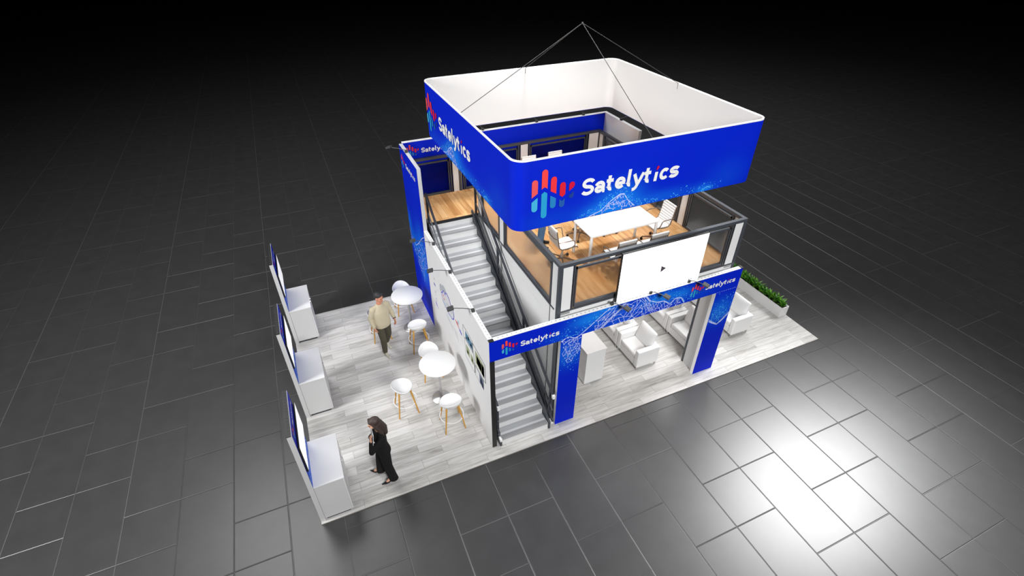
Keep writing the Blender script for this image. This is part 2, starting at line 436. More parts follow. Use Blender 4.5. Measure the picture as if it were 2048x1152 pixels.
# cloud outline with a faint grey ghost behind it
ghost = [(3.38, 1.90), (3.36, 2.04), (3.27, 2.13), (3.15, 2.14), (3.08, 2.22), (2.92, 2.22), (2.86, 2.14), (2.92, 2.08), (3.1, 2.04), (3.26, 1.94), (3.3, 1.86)]
b.poly([F(-y, z) for y, z in ghost], 2)
cloud = [(3.25, 1.80), (3.27, 1.88), (3.20, 1.94), (3.15, 1.95), (3.13, 2.02), (3.06, 2.06), (2.98, 2.04), (2.95, 2.03), (2.91, 2.12), (2.80, 2.16), (2.68, 2.14), (2.60, 2.08), (2.57, 2.02), (2.47, 2.03), (2.40, 1.97), (2.38, 1.88), (2.41, 1.77), (2.47, 1.71), (2.56, 1.67), (2.80, 1.64), (3.05, 1.67), (3.19, 1.71), (3.25, 1.80)]
b.poly([F(-y, z, .0008) for y, z in cloud[:-1]], 4)
stroke(b, [(-y, z) for y, z in cloud], .026, lambda x, y: F(x, y, .0016), 0)
for q, (y, z, m_) in enumerate([(3.12, 1.90, 1), (3.06, 1.84, 1), (3.1, 1.78, 3), (3.02, 1.74, 3), (2.94, 1.76, 3), (2.86, 1.84, 2), (2.76, 1.87, 2), (2.66, 1.86, 2), (2.56, 1.82, 2), (2.50, 1.9, 2)]):
    blot(y+.035, z-.02, y-.03, z+.02, m_, .0018)
for q in range(7):       # small text lines
    y0 = 3.00-.07*q
    for k in range(3):
        blot(y0, 1.50-.03*q-.05*k+.02*q, y0-.055, 1.515-.03*q-.05*k+.02*q, 3 if k < 2 and q < 4 else 4)
for q in range(6): blot(2.48-.02*q, 1.50-.035*q, 2.25-.02*q, 1.508-.035*q, 4)
# red and blue mark
b.poly([Fy(y, z) for y, z in [(2.32, 1.83), (2.27, 1.85), (2.08, 1.80), (2.06, 1.76), (2.2, 1.79)]], 1)
b.poly([Fy(y, z) for y, z in [(2.22, 1.86), (2.12, 1.82), (2.14, 1.87)]], 1)
b.poly([Fy(y, z) for y, z in [(2.16, 1.88), (2.06, 1.86), (2.06, 1.98), (2.1, 1.98)]], 3)
b.poly([Fy(y, z) for y, z in [(2.10, 1.76), (2.0, 1.73), (1.90, 1.70), (1.90, 1.76), (1.98, 1.79)]], 0)
blot(2.05, 1.60, 1.80, 1.606, 4); blot(2.02, 1.56, 1.82, 1.566, 4)
obj('wall_graphic', b, mats, w, True)
def picture(y0, z0, y1, z1, inner, bars, k):
    b = flat(); mats = ['panel_white', 'ink_dark']
    b.poly([F(-y0, z0, k), F(-y1, z0, k), F(-y1, z1, k), F(-y0, z1, k)], 0)
    for (a0, c0, a1, c1) in [(y0, z0, y1, z0+.014), (y0, z1-.014, y1, z1), (y0, z0, y0-.014, z1), (y1+.014, z0, y1, z1)]:
        b.poly([F(-a0, c0, k+.0006), F(-a1, c0, k+.0006), F(-a1, c1, k+.0006), F(-a0, c1, k+.0006)], 1)
    for (a0, c0, a1, c1, mm) in inner:
        if mm not in mats: mats.append(mm)
        b.poly([F(-a0, c0, k+.001), F(-a1, c0, k+.001), F(-a1, c1, k+.001), F(-a0, c1, k+.001)], mats.index(mm))
    obj('framed_picture', b, mats, w, True)
picture(1.785, 1.80, 1.22, 2.125, [(1.64, 1.86, 1.235, 2.06, 'ink_sea'), (1.50, 1.95, 1.42, 2.04, 'ink_slate'), (1.62, 1.87, 1.56, 1.93, 'ink_slate'), (1.35, 1.90, 1.27, 1.98, 'ink_pale')], 0, .0005)
picture(1.20, 1.61, .545, 2.10, [(1.07, 1.70, .60, 2.03, 'ink_field'), (1.0, 1.74, .82, 1.95, 'panel_white'), (.93, 1.76, .90, 1.93, 'ink_slate'), (.88, 1.72, .75, 1.94, 'ink_maroon'), (.74, 1.70, .60, 1.98, 'ink_field2'), (.70, 1.74, .62, 1.80, 'panel_white')], 0, .0022)
picture(1.705, 1.32, 1.15, 1.84, [(1.63, 1.49, 1.42, 1.72, 'ink_field'), (1.36, 1.49, 1.20, 1.69, 'ink_field'), (1.58, 1.52, 1.50, 1.60, 'ink_field2'), (1.30, 1.53, 1.24, 1.60, 'ink_field2')], 0, .0040)
picture(1.12, 1.31, .67, 1.58, [(.89, 1.32, .68, 1.57, 'ink_slate'), (.83, 1.36, .77, 1.50, 'ink_pale'), (.745, 1.33, .70, 1.46, 'faint')], 0, .0012)

# ------------------------------------------------------------------ tall blue tower panel (faces -x)
w = thing('tower_panel', 'tall blue tower panel with small logo at back end of white wall', 'wall', (XW+TW/2, 5.14, 0))
ZT = 4.378
b = MB(); b.box(XW+.003, 4.357, 0, XW+TW, 5.92, ZT); b.box(XW+.003, 4.345, ZH, XW+TW, 4.357, ZT); obj('panel_frame', b, 'grey_panel', w, True)
gl = lambda y, z: blobs([(5.5, 1.9, .35, .35, .6), (4.75, 2.0, .45, .6, .8), (5.85, 2.4, .2, .3, .5), (4.9, 1.4, .3, .3, .4)])(-y, z)
F = frame((XW+.003, 0, 0), (0, -1, 0), (0, 0, 1), (-1, 0, 0), .004)
GB_ = graphic(F, [(-5.92, 0, -4.357, ZT)], gl)
F2 = frame((XW+.003, 0, 0), (0, -1, 0), (0, 0, 1), (-1, 0, 0), .007)
b = flat(); rid = lambda u: lerp_curve([(-5.92, 2.2), (-5.83, 2.0), (-5.4, 1.9), (-5.0, 2.2), (-4.6, 2.55), (-4.36, 2.7)], u)
flo = lambda u: lerp_curve([(-5.92, 1.8), (-5.6, 1.55), (-5.2, 1.35), (-4.9, 1.1), (-4.6, 1.5), (-4.36, 1.9)], u)
network(b, F2, -5.9, -4.38, 1.0, 2.8, rid, flo, .15, .010, 3)
specks(b, F2, 160, -5.9, -4.38, 1.0, 3.0, lambda u, v: .7*math.exp(-abs(v-rid(u)-.1)/.2), .016, 5)
merge(GB_, b); obj('graphic', GB_, ['blue']+NETM, w, True)
b = flat(); draw_logo(b, F2, -5.80, 3.87, .455); obj('logo', b, LOGO_MATS, w, True)

# ------------------------------------------------------------------ back wall (faces -y) and white return wall
w = thing('back_wall_panel', 'long blue back wall panel behind the upper deck, logo at its left end', 'wall', (6.25, 5.99, 0))
b = MB(); b.box(XW+TW+.003, 5.955, 0, 9.03, 6.04, ZT-.012); obj('panel_frame', b, 'blue_plain', w, True)
b = MB(); b.box(XW+TW+.003, 5.95, ZT-.012, 9.03, 6.04, ZT); obj('top_rail', b, 'rim', w, True)
F2 = frame((0, 5.955, 0), (1, 0, 0), (0, 0, 1), (0, -1, 0), .004)
b = flat(); draw_logo(b, F2, 3.56, 3.972, .425); obj('logo', b, LOGO_MATS, w, True)
w = thing('return_wall_panel', 'short white return wall at the right end of the blue back wall', 'wall', (9.07, 5.2, 0))
b = MB(); b.box(9.03, 4.40, 0, 9.115, 6.04, ZT-.012); obj('panel', b, 'panel_white', w, True)
b = MB(); b.box(9.028, 4.395, ZT-.012, 9.117, 6.042, ZT); obj('top_rail', b, 'rim', w, True)

# ------------------------------------------------------------------ blue front portal (faces -y)
ZF = 2.396
w = thing('portal_frame', 'blue front portal with two legs, logos and white network print', 'sign', (6.19, YW+.04, 0))
X1, X2, C1, C2, C3, C4 = XW+TW+.004, 8.993, 4.806, 5.255, 8.438, 8.993
b = MB(); b.box(X1, YW+.004, ZF, X2, YW+TW, ZH-.012); obj('header_frame', b, 'rim', w, True)
for (a, c) in ((C1, C2), (C3, C4)):
    b = MB(); b.box(a, YW+.004, 0, c, YW+TW, ZF); obj('leg_frame', b, 'rim', w, True)
b = MB(); b.box(X1, YW, ZH-.012, X2, YW+TW, ZH, 0); perforations(b, (X1+.05, YW+TW*.5, 0), (X2-.05, YW+TW*.5, 0), ZH, .085, .012, 1); obj('top_rail', b, ['rim', 'ink_grey'], w, True)
b = MB(); b.box(X2-.06, YW-.004, ZH-.012, X2+.004, YW+TW+.004, ZH+.004); obj('corner_connector', b, 'black', w, True)
F = frame((0, YW+.004, 0), (1, 0, 0), (0, 0, 1), (0, -1, 0), .004)
glw = blobs([(5.35, 2.72, .35, .16, .75), (5.75, 2.86, .3, .12, .6), (6.1, 2.55, .8, .3, .25), (7.0, 2.72, .45, .12, .8), (7.5, 2.66, .2, .12, .5),
             (5.0, 2.0, .3, .3, .5), (8.7, 1.85, .3, .3, .6), (4.75, 2.5, .3, .12, .18), (7.9, 2.55, .5, .2, .15)])
GB_ = graphic(F, [(X1-TW-.004, ZF, X2, ZH-.012), (C1, 0, C2, ZF), (C3, 0, C4, ZF)], glw)
F2 = frame((0, YW+.004, 0), (1, 0, 0), (0, 0, 1), (0, -1, 0), .007)
b = flat()
R1 = [(4.80, 2.37), (4.95, 2.444), (5.0, 2.36), (5.13, 2.345), (5.32, 2.48), (5.53, 2.64), (5.73, 2.80), (5.9, 2.9), (6.55, 2.9), (6.63, 2.85), (6.72, 2.73), (6.9, 2.64), (7.07, 2.62), (7.24, 2.49), (7.34, 2.6), (7.5, 2.575), (7.6, 2.42)]
rid = lambda u: lerp_curve(R1, u)
network(b, F2, 4.81, 6.6, 2.40, 2.868, rid, lambda u: 2.4, .105, .0098, 11, .06, 2.2)
network(b, F2, 6.56, 7.6, 2.40, 2.868, rid, lambda u: 2.4, .075, .0085, 12, .1, 3.)
for q in range(4):
    stroke(b, [(5.62+.02*q, 2.40), (5.72+.025*q, 2.5), (5.86+.02*q, 2.62), (6.0+.015*q, 2.72), (6.1+.02*q, 2.86)], .009, F2, 0)
    stroke(b, [(6.45+.05*q, 2.86), (6.6+.04*q, 2.70), (6.66+.03*q, 2.55), (6.8+.05*q, 2.41)], .007, F2, 0)
network(b, F2, C1+.01, C2-.01, 1.70, 2.46, lambda u: lerp_curve([(4.81, 2.36), (4.95, 2.45), (5.1, 2.36), (5.25, 2.41)], u),
        lambda u: lerp_curve([(4.81, 2.05), (5.0, 1.72), (5.1, 1.80), (5.25, 1.95)], u), .072, .0075, 13, .04, 2.5)
for q, dv in enumerate((0, .022, .05, -.02)):
    stroke(b, [(8.45, 1.63+dv), (8.56, 1.55+dv*.7), (8.72, 1.45+dv*.4), (8.83, 1.53+dv*.8), (8.985, 1.69+dv)], .013 if q < 2 else .008, F2, 0)
network(b, F2, 8.45, 8.985, 1.47, 2.0, lambda u: 1.99-abs(u-8.55)*.6, lambda u: lerp_curve([(8.45, 1.63), (8.74, 1.45), (8.985, 1.69)], u), .085, .006, 14, .2, 0, 1, 2)
specks(b, F2, 320, 8.45, 8.985, 1.55, 2.36, lambda u, v: math.exp(-abs(v-1.85)/.18), .012, 15)
specks(b, F2, 900, 4.9, 6.3, 2.41, 2.86, lambda u, v: math.exp(-max(0, v-rid(u))/.09) if v > rid(u) else 0, .013, 16)
specks(b, F2, 600, 6.6, 7.8, 2.45, 2.86, lambda u, v: math.exp(-max(0, v-rid(u))/.12) if v > rid(u) else 0, .012, 17)
specks(b, F2, 200, 4.2, 4.95, 2.41, 2.7, lambda u, v: .5*(u-4.2)/.75, .010, 18)
specks(b, F2, 160, C1+.02, C2-.02, 1.45, 2.0, lambda u, v: .6*(v-1.45)/.5, .011, 19)
for q in range(9): u = 8.45+q*.058; stroke(b, [(u, 2.40), (u+.035, 2.398)], .006, F2, 0)      # dashed fold line on the right leg
merge(GB_, b); obj('graphic', GB_, ['blue']+NETM, w, True)
F3 = frame((0, YW+.004, 0), (1, 0, 0), (0, 0, 1), (0, -1, 0), .0115)
for u0, v0 in ((3.625, 2.472), (7.725, 2.482)):
    b = flat(); draw_logo(b, F3, u0, v0, .428); obj('logo', b, LOGO_MATS, w, True)

# ------------------------------------------------------------------ staircase
SX0, SX1, Y1, RUN, RISE = 3.590, 4.625, .268, .2812, .185
st = thing('staircase', 'straight grey metal staircase rising from the front to the upper deck', 'staircase', (4.1, 2.4, 0))
for i in range(1, 17):
    y = Y1+RUN*(i-1)
    b = MB(); b.box(SX0, y, RISE*(i-1)+(0. if i == 1 else .0), SX1, y+.012, RISE*i-.03*(i < 16)-.001); obj('riser', b, 'riser', st, True)
    if i < 16:
        b = MB(); b.box(SX0, y-.01, RISE*i-.03, SX1, y+RUN+.012, RISE*i, 0)
        b.box(SX0+.01, y-.008, RISE*i, SX1-.01, y+.082, RISE*i+.003, 1)
        b.box(SX0+.02, y+.10, RISE*i, SX1-.02, y+.15, RISE*i+.003, 2)
        obj('tread', b, ['tread', 'nosing', 'tread_sheen'], st, True)
slope = RISE/RUN
zat = lambda y: RISE+(y-Y1)*slope
for x in (SX0-.028, SX1+.028):
    b = MB(); y0, y1 = Y1-.02, Y1+RUN*15+.1
    pts = [(y0, 0), (y0, zat(y0)+.02), (y1-.0, zat(y1)+.02), (y1, zat(y1)-.25), (y0+.34, 0)]
    vs = [(x+s*.022, p[0], p[1]) for s in (-1, 1) for p in pts]; n = len(pts)
    b.add(vs, [tuple(range(n)), tuple(range(2*n-1, n-1, -1))]+[(k, (k+1) % n, n+(k+1) % n, n+k) for k in range(n)])
    obj('stringer', b, 'dark', st, True)
for side, x in (('l', SX0-.035), ('r', SX1+.075)):
    h = .93
    ya, yb = .36 if side == 'l' else .25, 4.45
    b = MB(); b.obox((x, ya, zat(ya)+h-.12), (x, yb, zat(yb)+h-.12), .042, .05); obj('handrail', b, 'navy_metal', st, True)
    b = MB(); b.box(x-.024, ya-.035, zat(ya)+h-.175, x+.024, ya+.03, zat(ya)+h-.085); obj('rail_end', b, 'rim', st, True)
    b = MB(); b.obox((x, ya, zat(ya)+.38), (x, yb, zat(yb)+.38), .025, .03); obj('mid_rail', b, 'rail', st, True)
    b = MB(); b.obox((x, ya-.05, zat(ya)+.08), (x, yb, zat(yb)+.08), .035, .04); obj('lower_rail', b, 'navy_metal', st, True)
    b = MB(); b.box(x-.022, Y1-.05, zat(Y1)-.01, x+.022, Y1+.05, zat(Y1)+.05); obj('rail_end', b, 'rim', st, True)
    for y in ([.38, 1.7, 3.1, 4.42] if side == 'r' else [.40, 4.42]):
        b = MB(); b.box(x-.022, y-.022, max(0, zat(y)-.12), x+.022, y+.022, zat(y)+h-.13); obj('baluster', b, 'navy_metal', st, True)

# ------------------------------------------------------------------ upper deck
DX0, DX1, DY0, DY1 = 4.773, 8.882, .448, 5.90
dk = thing('upper_deck', 'raised meeting deck with oak floor carried on grey posts', 'deck', (6.8, 3.1, 0))
b = MB(); b.box(DX0+.02, DY0+.02, DZ-.03, DX1-.02, DY1-.02, DZ); obj('deck_floor', b, 'oak', dk, True)
b = MB(); b.box(SX0-.03, 4.52, DZ-.03, DX0+.02, DY1-.02, DZ); obj('landing', b, 'oak', dk, True)
b = MB(); b.box(SX0-.03, 4.485, DZ-.06, DX0+.02, 4.52, DZ+.002); obj('landing_edge', b, 'black', dk, True)
b = MB(); b.box(DX0+.03, DY0+.01, 2.62, DX1-.03, DY0+.07, DZ-.03); b.box(DX0+.03, DY1-.07, 2.62, DX1-.03, DY1-.01, DZ-.03)
b.box(DX1-.07, DY0+.07, 2.62, DX1-.01, DY1-.07, DZ-.03); obj('edge_beam', b, 'white', dk, True)
for (x, y) in ((DX0+.035, DY0+.035), (DX1-.035, DY0+.035), (DX0+.035, DY1-.035), (DX1-.035, DY1-.035), (DX1-.035, 3.1)):
    b = MB(); b.box(x-.035, y-.035, 0, x+.035, y+.035, 3.905); obj('post', b, 'rail', dk, True)
b = MB(); b.box(8.50, .385, 0, 8.84, .72, 2.62); obj('post_cladding', b, 'grey_panel', dk, True)
b = MB(); b.box(8.495, .725, 0, 8.55, .78, 2.62); b.box(8.497, .383, 0, 8.501, .392, 2.62); obj('cladding_edge', b, 'dark', dk, True)
# wall under the left edge of the deck
w = thing('deck_side_cladding', 'white wall cladding under the left edge of the deck beside the stairs', 'wall', (DX0, 2.6, 0))
b = MB(); b.box(DX0+.004, .74, 0, DX0+.05, 4.55, 2.66); obj('wall_panel', b, 'panel_white', w, True)
b = MB(); b.box(DX0+.004, .74, 2.664, DX0+.05, 4.55, 2.925); obj('wall_panel', b, 'panel_white', w, True)
b = MB(); b.box(DX0+.004, .52, 0, DX0+.05, .725, 2.925); obj('wall_panel', b, 'panel_white', w, True)
for y in (.732, 3.05, 4.56):
    b = MB(); b.box(DX0-.004, y-.007, 0, DX0+.052, y+.007, 2.925); obj('joint_profile', b, 'dark', w, True)
w = thing('landing_cladding', 'white cladding closing the space below the landing', 'wall', (4.18, 4.62, 0))
b = MB(); b.box(SX0-.02, 4.56, 0, DX0-.01, 4.60, 2.89); obj('wall_panel', b, 'panel_white', w, True)

# ------------------------------------------------------------------ glass balustrades
def balustrade(label, P, d, n, L, segs, endp=()):
    """P start at deck level, d along, n outward"""
    P, d, n = V(P), V(d), V(n); root = thing('glass_balustrade', label, 'railing', tuple(P+d*L/2))
    def bx(mb, a, c, z0, z1, t, o=0.):
        p = P+d*a+n*(o-t/2); q = P+d*c+n*(o+t/2)
        mb.box(min(p.x, q.x), min(p.y, q.y), z0, max(p.x, q.x), max(p.y, q.y), z1)
    b = MB(); bx(b, 0, L, 3.905, 3.97, .07); obj('top_rail', b, 'rail', root, True)
    b = MB(); bx(b, .07, L-.07, 2.925, 2.955, .05, .012); obj('base_rail', b, 'rail', root, True)
    for k, a, c in segs:
        if k == 'p':
            b = MB(); bx(b, a, c, 2.86, 3.90, .03, .01); obj('infill_panel', b, 'panel_white', root, True)
            b = MB(); bx(b, c, c+.012, 2.86, 3.90, .045); bx(b, a-.012, a, 2.86, 3.90, .045); obj('panel_edge', b, 'dark', root, True)
        else:
            b = MB(); bx(b, a, a+.03, 2.96, 3.90, .05); bx(b, c-.03, c, 2.96, 3.90, .05); bx(b, a+.05, a+.075, 3.0, 3.84, .03); bx(b, c-.075, c-.05, 3.0, 3.84, .03)
            bx(b, a+.05, c-.05, 3.80, 3.84, .03); bx(b, a+.05, c-.05, 2.965, 3.02, .05)
            obj('bay_frame', b, 'rail', root, True)
            b = MB(); bx(b, a+.075, c-.075, 3.02, 3.80, .008); obj('glass_pane', b, 'glass', root, True)
    return root
balustrade('front glass balustrade of the deck behind the big video screen', (DX0, DY0+.035, DZ), (1, 0, 0), (0, -1, 0), DX1-DX0,
    [('p', .075, .265), ('g', .29, 1.93), ('p', 1.95, 2.15), ('g', 2.17, 3.80), ('p', 3.84, 4.03)])
balustrade('left glass balustrade of the deck alongside the stairs', (DX0+.035, DY0+.07, DZ), (0, 1, 0), (-1, 0, 0), 3.98,
    [('p', .005, .20), ('g', .225, 2.40), ('p', 2.44, 2.64), ('g', 2.68, 3.74), ('p', 3.77, 3.96)])
balustrade('right glass balustrade of the deck overlooking the dark floor', (DX1-.035, DY0+.07, DZ), (0, 1, 0), (1, 0, 0), DY1-DY0-.14,
    [('p', .005, .20), ('g', .225, 1.52), ('p', 1.55, 1.75), ('g', 1.78, 3.30), ('p', 3.33, 3.53), ('g', 3.56, 5.08), ('p', 5.11, 5.30)])
balustrade('rear glass balustrade of the deck against the blue back wall', (3.57, DY1-.035, DZ), (1, 0, 0), (0, -1, 0), DX1-3.57,
    [('g', .10, 1.02), ('p', 1.06, 1.28), ('g', 1.32, 2.88), ('p', 2.92, 3.12), ('g', 3.16, 4.90), ('p', 4.95, 5.24)])

# ------------------------------------------------------------------ video screen on the front balustrade
vs_ = thing('video_screen', 'large white video screen with play symbol on the front balustrade', 'screen', (6.91, .36, 2.89))
b = MB(); b.box(5.955, .345, 2.885, 7.860, .40, 3.955); obj('screen_case', b, 'black', vs_, True, bevel=.006)
b = MB(); b.box(5.964, .340, 2.897, 7.851, .346, 3.946)
F = frame((0, .340, 0), (1, 0, 0), (0, 0, 1), (0, -1, 0), .002)
b.poly([F(6.86, 3.33), F(6.985, 3.40), F(6.86, 3.475)], 1)
stroke(b, arc(6.91, 3.40, .20, .20, 0, 360, 40), .008, F, 2)
for u in (6.02, 6.09, 6.17, 7.62, 7.67, 7.73): b.poly([F(u+.017*cos(k*pi/4), 2.955+.017*sin(k*pi/4)) for k in range(8)], 2)
b.poly([F(7.60, 2.945), F(7.70, 2.945), F(7.70, 2.957), F(7.60, 2.957)], 2)
obj('display', b, ['screen', 'play', 'faint'], vs_, True)
for x in (6.70, 7.10):
    b = MB(); b.box(x-.03, .36, 2.79, x+.03, .43, 2.93); obj('bracket', b, 'rail', vs_, True)

# ------------------------------------------------------------------ hanging sign
HX0, HX1, HY0, HY1, HZ0, HZ1 = 3.872, 8.512, .334, 5.02, 4.882, 5.994
hs = thing('hanging_sign', 'square blue hanging sign with white inside and large logos above the deck', 'sign', (6.19, 2.68, HZ0))
def rounded(off, r=.2, n=8):
    pts = []
    for (cx_, cy_, a0) in ((HX1-r, HY1-r, 0), (HX0+r, HY1-r, 90), (HX0+r, HY0+r, 180), (HX1-r, HY0+r, 270)):
        pts += arc(cx_, cy_, r-off, r-off, a0, a0+90, n)
    return pts
o_, i_ = rounded(0), rounded(.03); n = len(o_)
mo = MB(); mo.col = []
def gsign(u, v): return blobs([(1.84, 5.05, .38, .26, .85), (1.4, 4.92, .3, .14, .6), (2.6, 4.95, .7, .12, .35), (3.55, 4.9, .18, .1, .7), (.6, 4.95, .5, .2, .12), (4.0, 5.1, .4, .3, .12)])(u, v)
def su(x, y):        # running coordinate on the front (u=x) and left (u=-y) faces
    if y < HY0+.21 and x > HX0+.1: return x-HX0
    if x < HX0+.21: return (HY1-y)*.99
    return 99.
NV = 28
# subdivide the outline so the print colours have somewhere to live
dense = []
for k in range(n):
    p, q = o_[k], o_[(k+1) % n]; L = math.hypot(q[0]-p[0], q[1]-p[1]); mseg = max(1, int(L/.05))
    dense += [(p[0]+(q[0]-p[0])*t_/mseg, p[1]+(q[1]-p[1])*t_/mseg) for t_ in range(mseg)]
nd = len(dense); vs = []
for j in range(NV+1):
    z = HZ0+(HZ1-.02-HZ0)*j/NV
    for (x, y) in dense:
        k = min(1, gsign(su(x, y), z)); vs.append((x, y, z)); mo.col.append(tuple(BLUE[c]*(1-k)+GLOW[c]*k for c in range(3))+(1,))
mo.add(vs, [(j*nd+k, j*nd+(k+1) % nd, (j+1)*nd+(k+1) % nd, (j+1)*nd+k) for j in range(NV) for k in range(nd)])
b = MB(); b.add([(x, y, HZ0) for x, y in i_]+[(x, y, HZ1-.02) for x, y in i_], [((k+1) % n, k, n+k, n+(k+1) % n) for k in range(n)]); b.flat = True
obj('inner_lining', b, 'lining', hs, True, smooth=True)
for z0, z1, nm, mm in ((HZ1-.02, HZ1, 'top_rim', 'rim'), (HZ0-.004, HZ0, 'bottom_rim', 'blue_plain')):
    b = MB(); q = [(x, y, z0) for x, y in o_]+[(x, y, z0) for x, y in i_]+[(x, y, z1) for x, y in o_]+[(x, y, z1) for x, y in i_]; fs = []
    for k in range(n):
        l = (k+1) % n
        fs += [(k, l, n+l, n+k), (2*n+k, 3*n+k, 3*n+l, 2*n+l), (k, 2*n+k, 2*n+l, l), (n+k, n+l, 3*n+l, 3*n+k)]
    b.add(q, fs); obj(nm, b, mm, hs, True)
for tag_, F in (('front', frame((HX0, HY0, 0), (1, 0, 0), (0, 0, 1), (0, -1, 0), .004)), ('left', frame((HX0, HY1, 0), (0, -1, 0), (0, 0, 1), (-1, 0, 0), .004))):
    u0 = .273 if tag_ == 'front' else .19; s = u0-.273
    b = flat()
    rid = lambda u: lerp_curve([(1.28, 4.885), (1.5, 4.95), (1.66, 5.08), (1.82, 5.17), (1.90, 5.165), (2.0, 5.03), (2.16, 4.885)], u-s)
    network(b, F, 1.28+s, 2.16+s, 4.89, 5.2, rid, lambda u: 4.88, .052, .0078, 21, .04, 2.)
    rid2 = lambda u: lerp_curve([(1.0, 4.88), (1.25, 5.0), (1.4, 5.06), (1.6, 5.2), (1.83, 5.30), (1.98, 5.25), (2.12, 5.05), (2.4, 4.98), (2.7, 4.93), (2.9, 5.0), (3.2, 5.1), (3.5, 5.0)], u-s)
    specks(b, F, 1500, 1.0+s, 3.4+s, 4.89, 5.3, lambda u, v: (1 if rid(u) < v < rid2(u) else .0)*(1. if u-s < 2.6 else .25), .010, 22)
    stroke(b, [(3.50+s, 4.89), (3.56+s, 4.94), (3.62+s, 4.96), (3.70+s, 4.93)], .018, F, 1)
    specks(b, F, 60, 3.4+s, 3.9+s, 4.89, 5.05, lambda u, v: .5, .01, 23, 1)
    merge(mo, b)
    F2 = frame(*((HX0, HY0, 0), (1, 0, 0), (0, 0, 1), (0, -1, 0)) if tag_ == 'front' else ((HX0, HY1, 0), (0, -1, 0), (0, 0, 1), (-1, 0, 0)), .0085)
    b = flat(); draw_logo(b, F2, u0, 5.04, 1.); obj('logo', b, LOGO_MATS, hs, True)
obj('outer_print', mo, ['blue']+NETM, hs, True, smooth=True)
AP = (6.176, 2.68, 7.218)
for e in ((HX0+.03, 2.68), (HX1-.03, 2.68), (6.19, HY0+.03), (6.19, HY1-.03)):
    b = MB(); b.tube([AP, (e[0], e[1], HZ1-.01), (e[0], e[1], HZ1-.12)], .0055, 6); obj('suspension_cable', b, 'lamp', hs, True)
b = MB(); b.ball(AP, .02, 8); obj('hoist_ring', b, 'lamp', hs, True)

# ------------------------------------------------------------------ demo kiosks with monitors
KS = [(.05, 'front'), (2.575, 'middle'), (5.10, 'rear')]
def kiosk(y0, label):
    k = thing('demo_kiosk', label, 'kiosk', (.3, y0+.5, 0), 0, 'demo kiosks along the left edge')
    b = MB(); b.box(.002, y0, 0, .083, y0+1.0, 2.385); obj('back_panel', b, 'grey_panel', k, True)
    b = MB(); b.box(.0, y0-.002, 2.385, .070, y0+1.002, 2.40, 0)
    for i in range(14): c = y0+.05+i*.0692; b.box(.022, c-.014, 2.399, .056, c+.014, 2.402, 1)
    obj('top_frame', b, ['black', 'lamp_dark'], k, True)
    gl = lambda y, z: blobs([(y0+.2, 1.15, .5, .18, .55), (y0+.8, 1.1, .4, .15, .5)])(y, z)
    F = frame((.083, 0, 0), (0, 1, 0), (0, 0, 1), (1, 0, 0), .003)
    GB_ = graphic(F, [(y0, 1.0, y0+1.0, 2.40)], gl, .05)
    F = frame((.083, 0, 0), (0, 1, 0), (0, 0, 1), (1, 0, 0), .006)
    b = flat(); draw_logo(b, F, y0+.12, 2.13, .29); obj('logo', b, LOGO_MATS, k, True)
    b = flat(); network(b, F, y0+.02, y0+.98, 1.03, 1.3, lambda u: 1.12+.12*abs(math.sin((u-y0)*5)), lambda u: 1.0, .09, .007, 31); merge(GB_, b); obj('graphic', GB_, ['blue']+NETM, k, True)
    b = MB(); b.box(.086, y0+.004, .06, .562, y0+.996, .990); obj('cabinet_body', b, 'grey_panel', k, True, bevel=.003)
    b = MB(); b.box(.086, y0-.002, .990, .590, y0+1.002, 1.017); obj('countertop', b, 'white', k, True, bevel=.003)
    b = MB(); b.box(.11, y0+.03, 0, .53, y0+.97, .06); obj('plinth', b, 'dark', k, True)
    for j in range(2):
        b = MB(); b.box(.563, y0+.008+.495*j, .065, .582, y0+.497+.495*j, .985); d = obj('door', b, 'white', k, True, bevel=.002)
        yc = y0+.44+.12*j; b = MB(); b.tube([(.582, yc-.03, .90), (.606, yc-.03, .90), (.606, yc+.03, .90), (.582, yc+.03, .90)], .006, 6)
        b.v = [tuple(V(p)-V(k.location)) for p in b.v]; obj('handle', b, 'chrome', d)
    mo = thing('monitor', 'white lit monitor hung on the '+KN+' demo kiosk panel', 'monitor', (.12, y0+.54, 1.46), 0, 'monitors on the demo kiosks')
    b = MB(); b.box(.088, y0+.02, 1.44, .118, y0+1.04, 2.06); obj('monitor_case', b, 'black', mo, True, bevel=.004)
    b = MB(); b.box(.117, y0+.035, 1.456, .1195, y0+1.025, 2.045); obj('display', b, 'kscreen', mo, True)
    return k
for (y0, nm), lb in zip(KS, ('white demo kiosk at the front left corner, nearest the person in black', 'white demo kiosk in the middle of the left edge', 'white demo kiosk at the far end of the left edge')):
    KN = {'front': 'nearest', 'middle': 'middle', 'rear': 'farthest'}[nm]; kiosk(y0, lb)

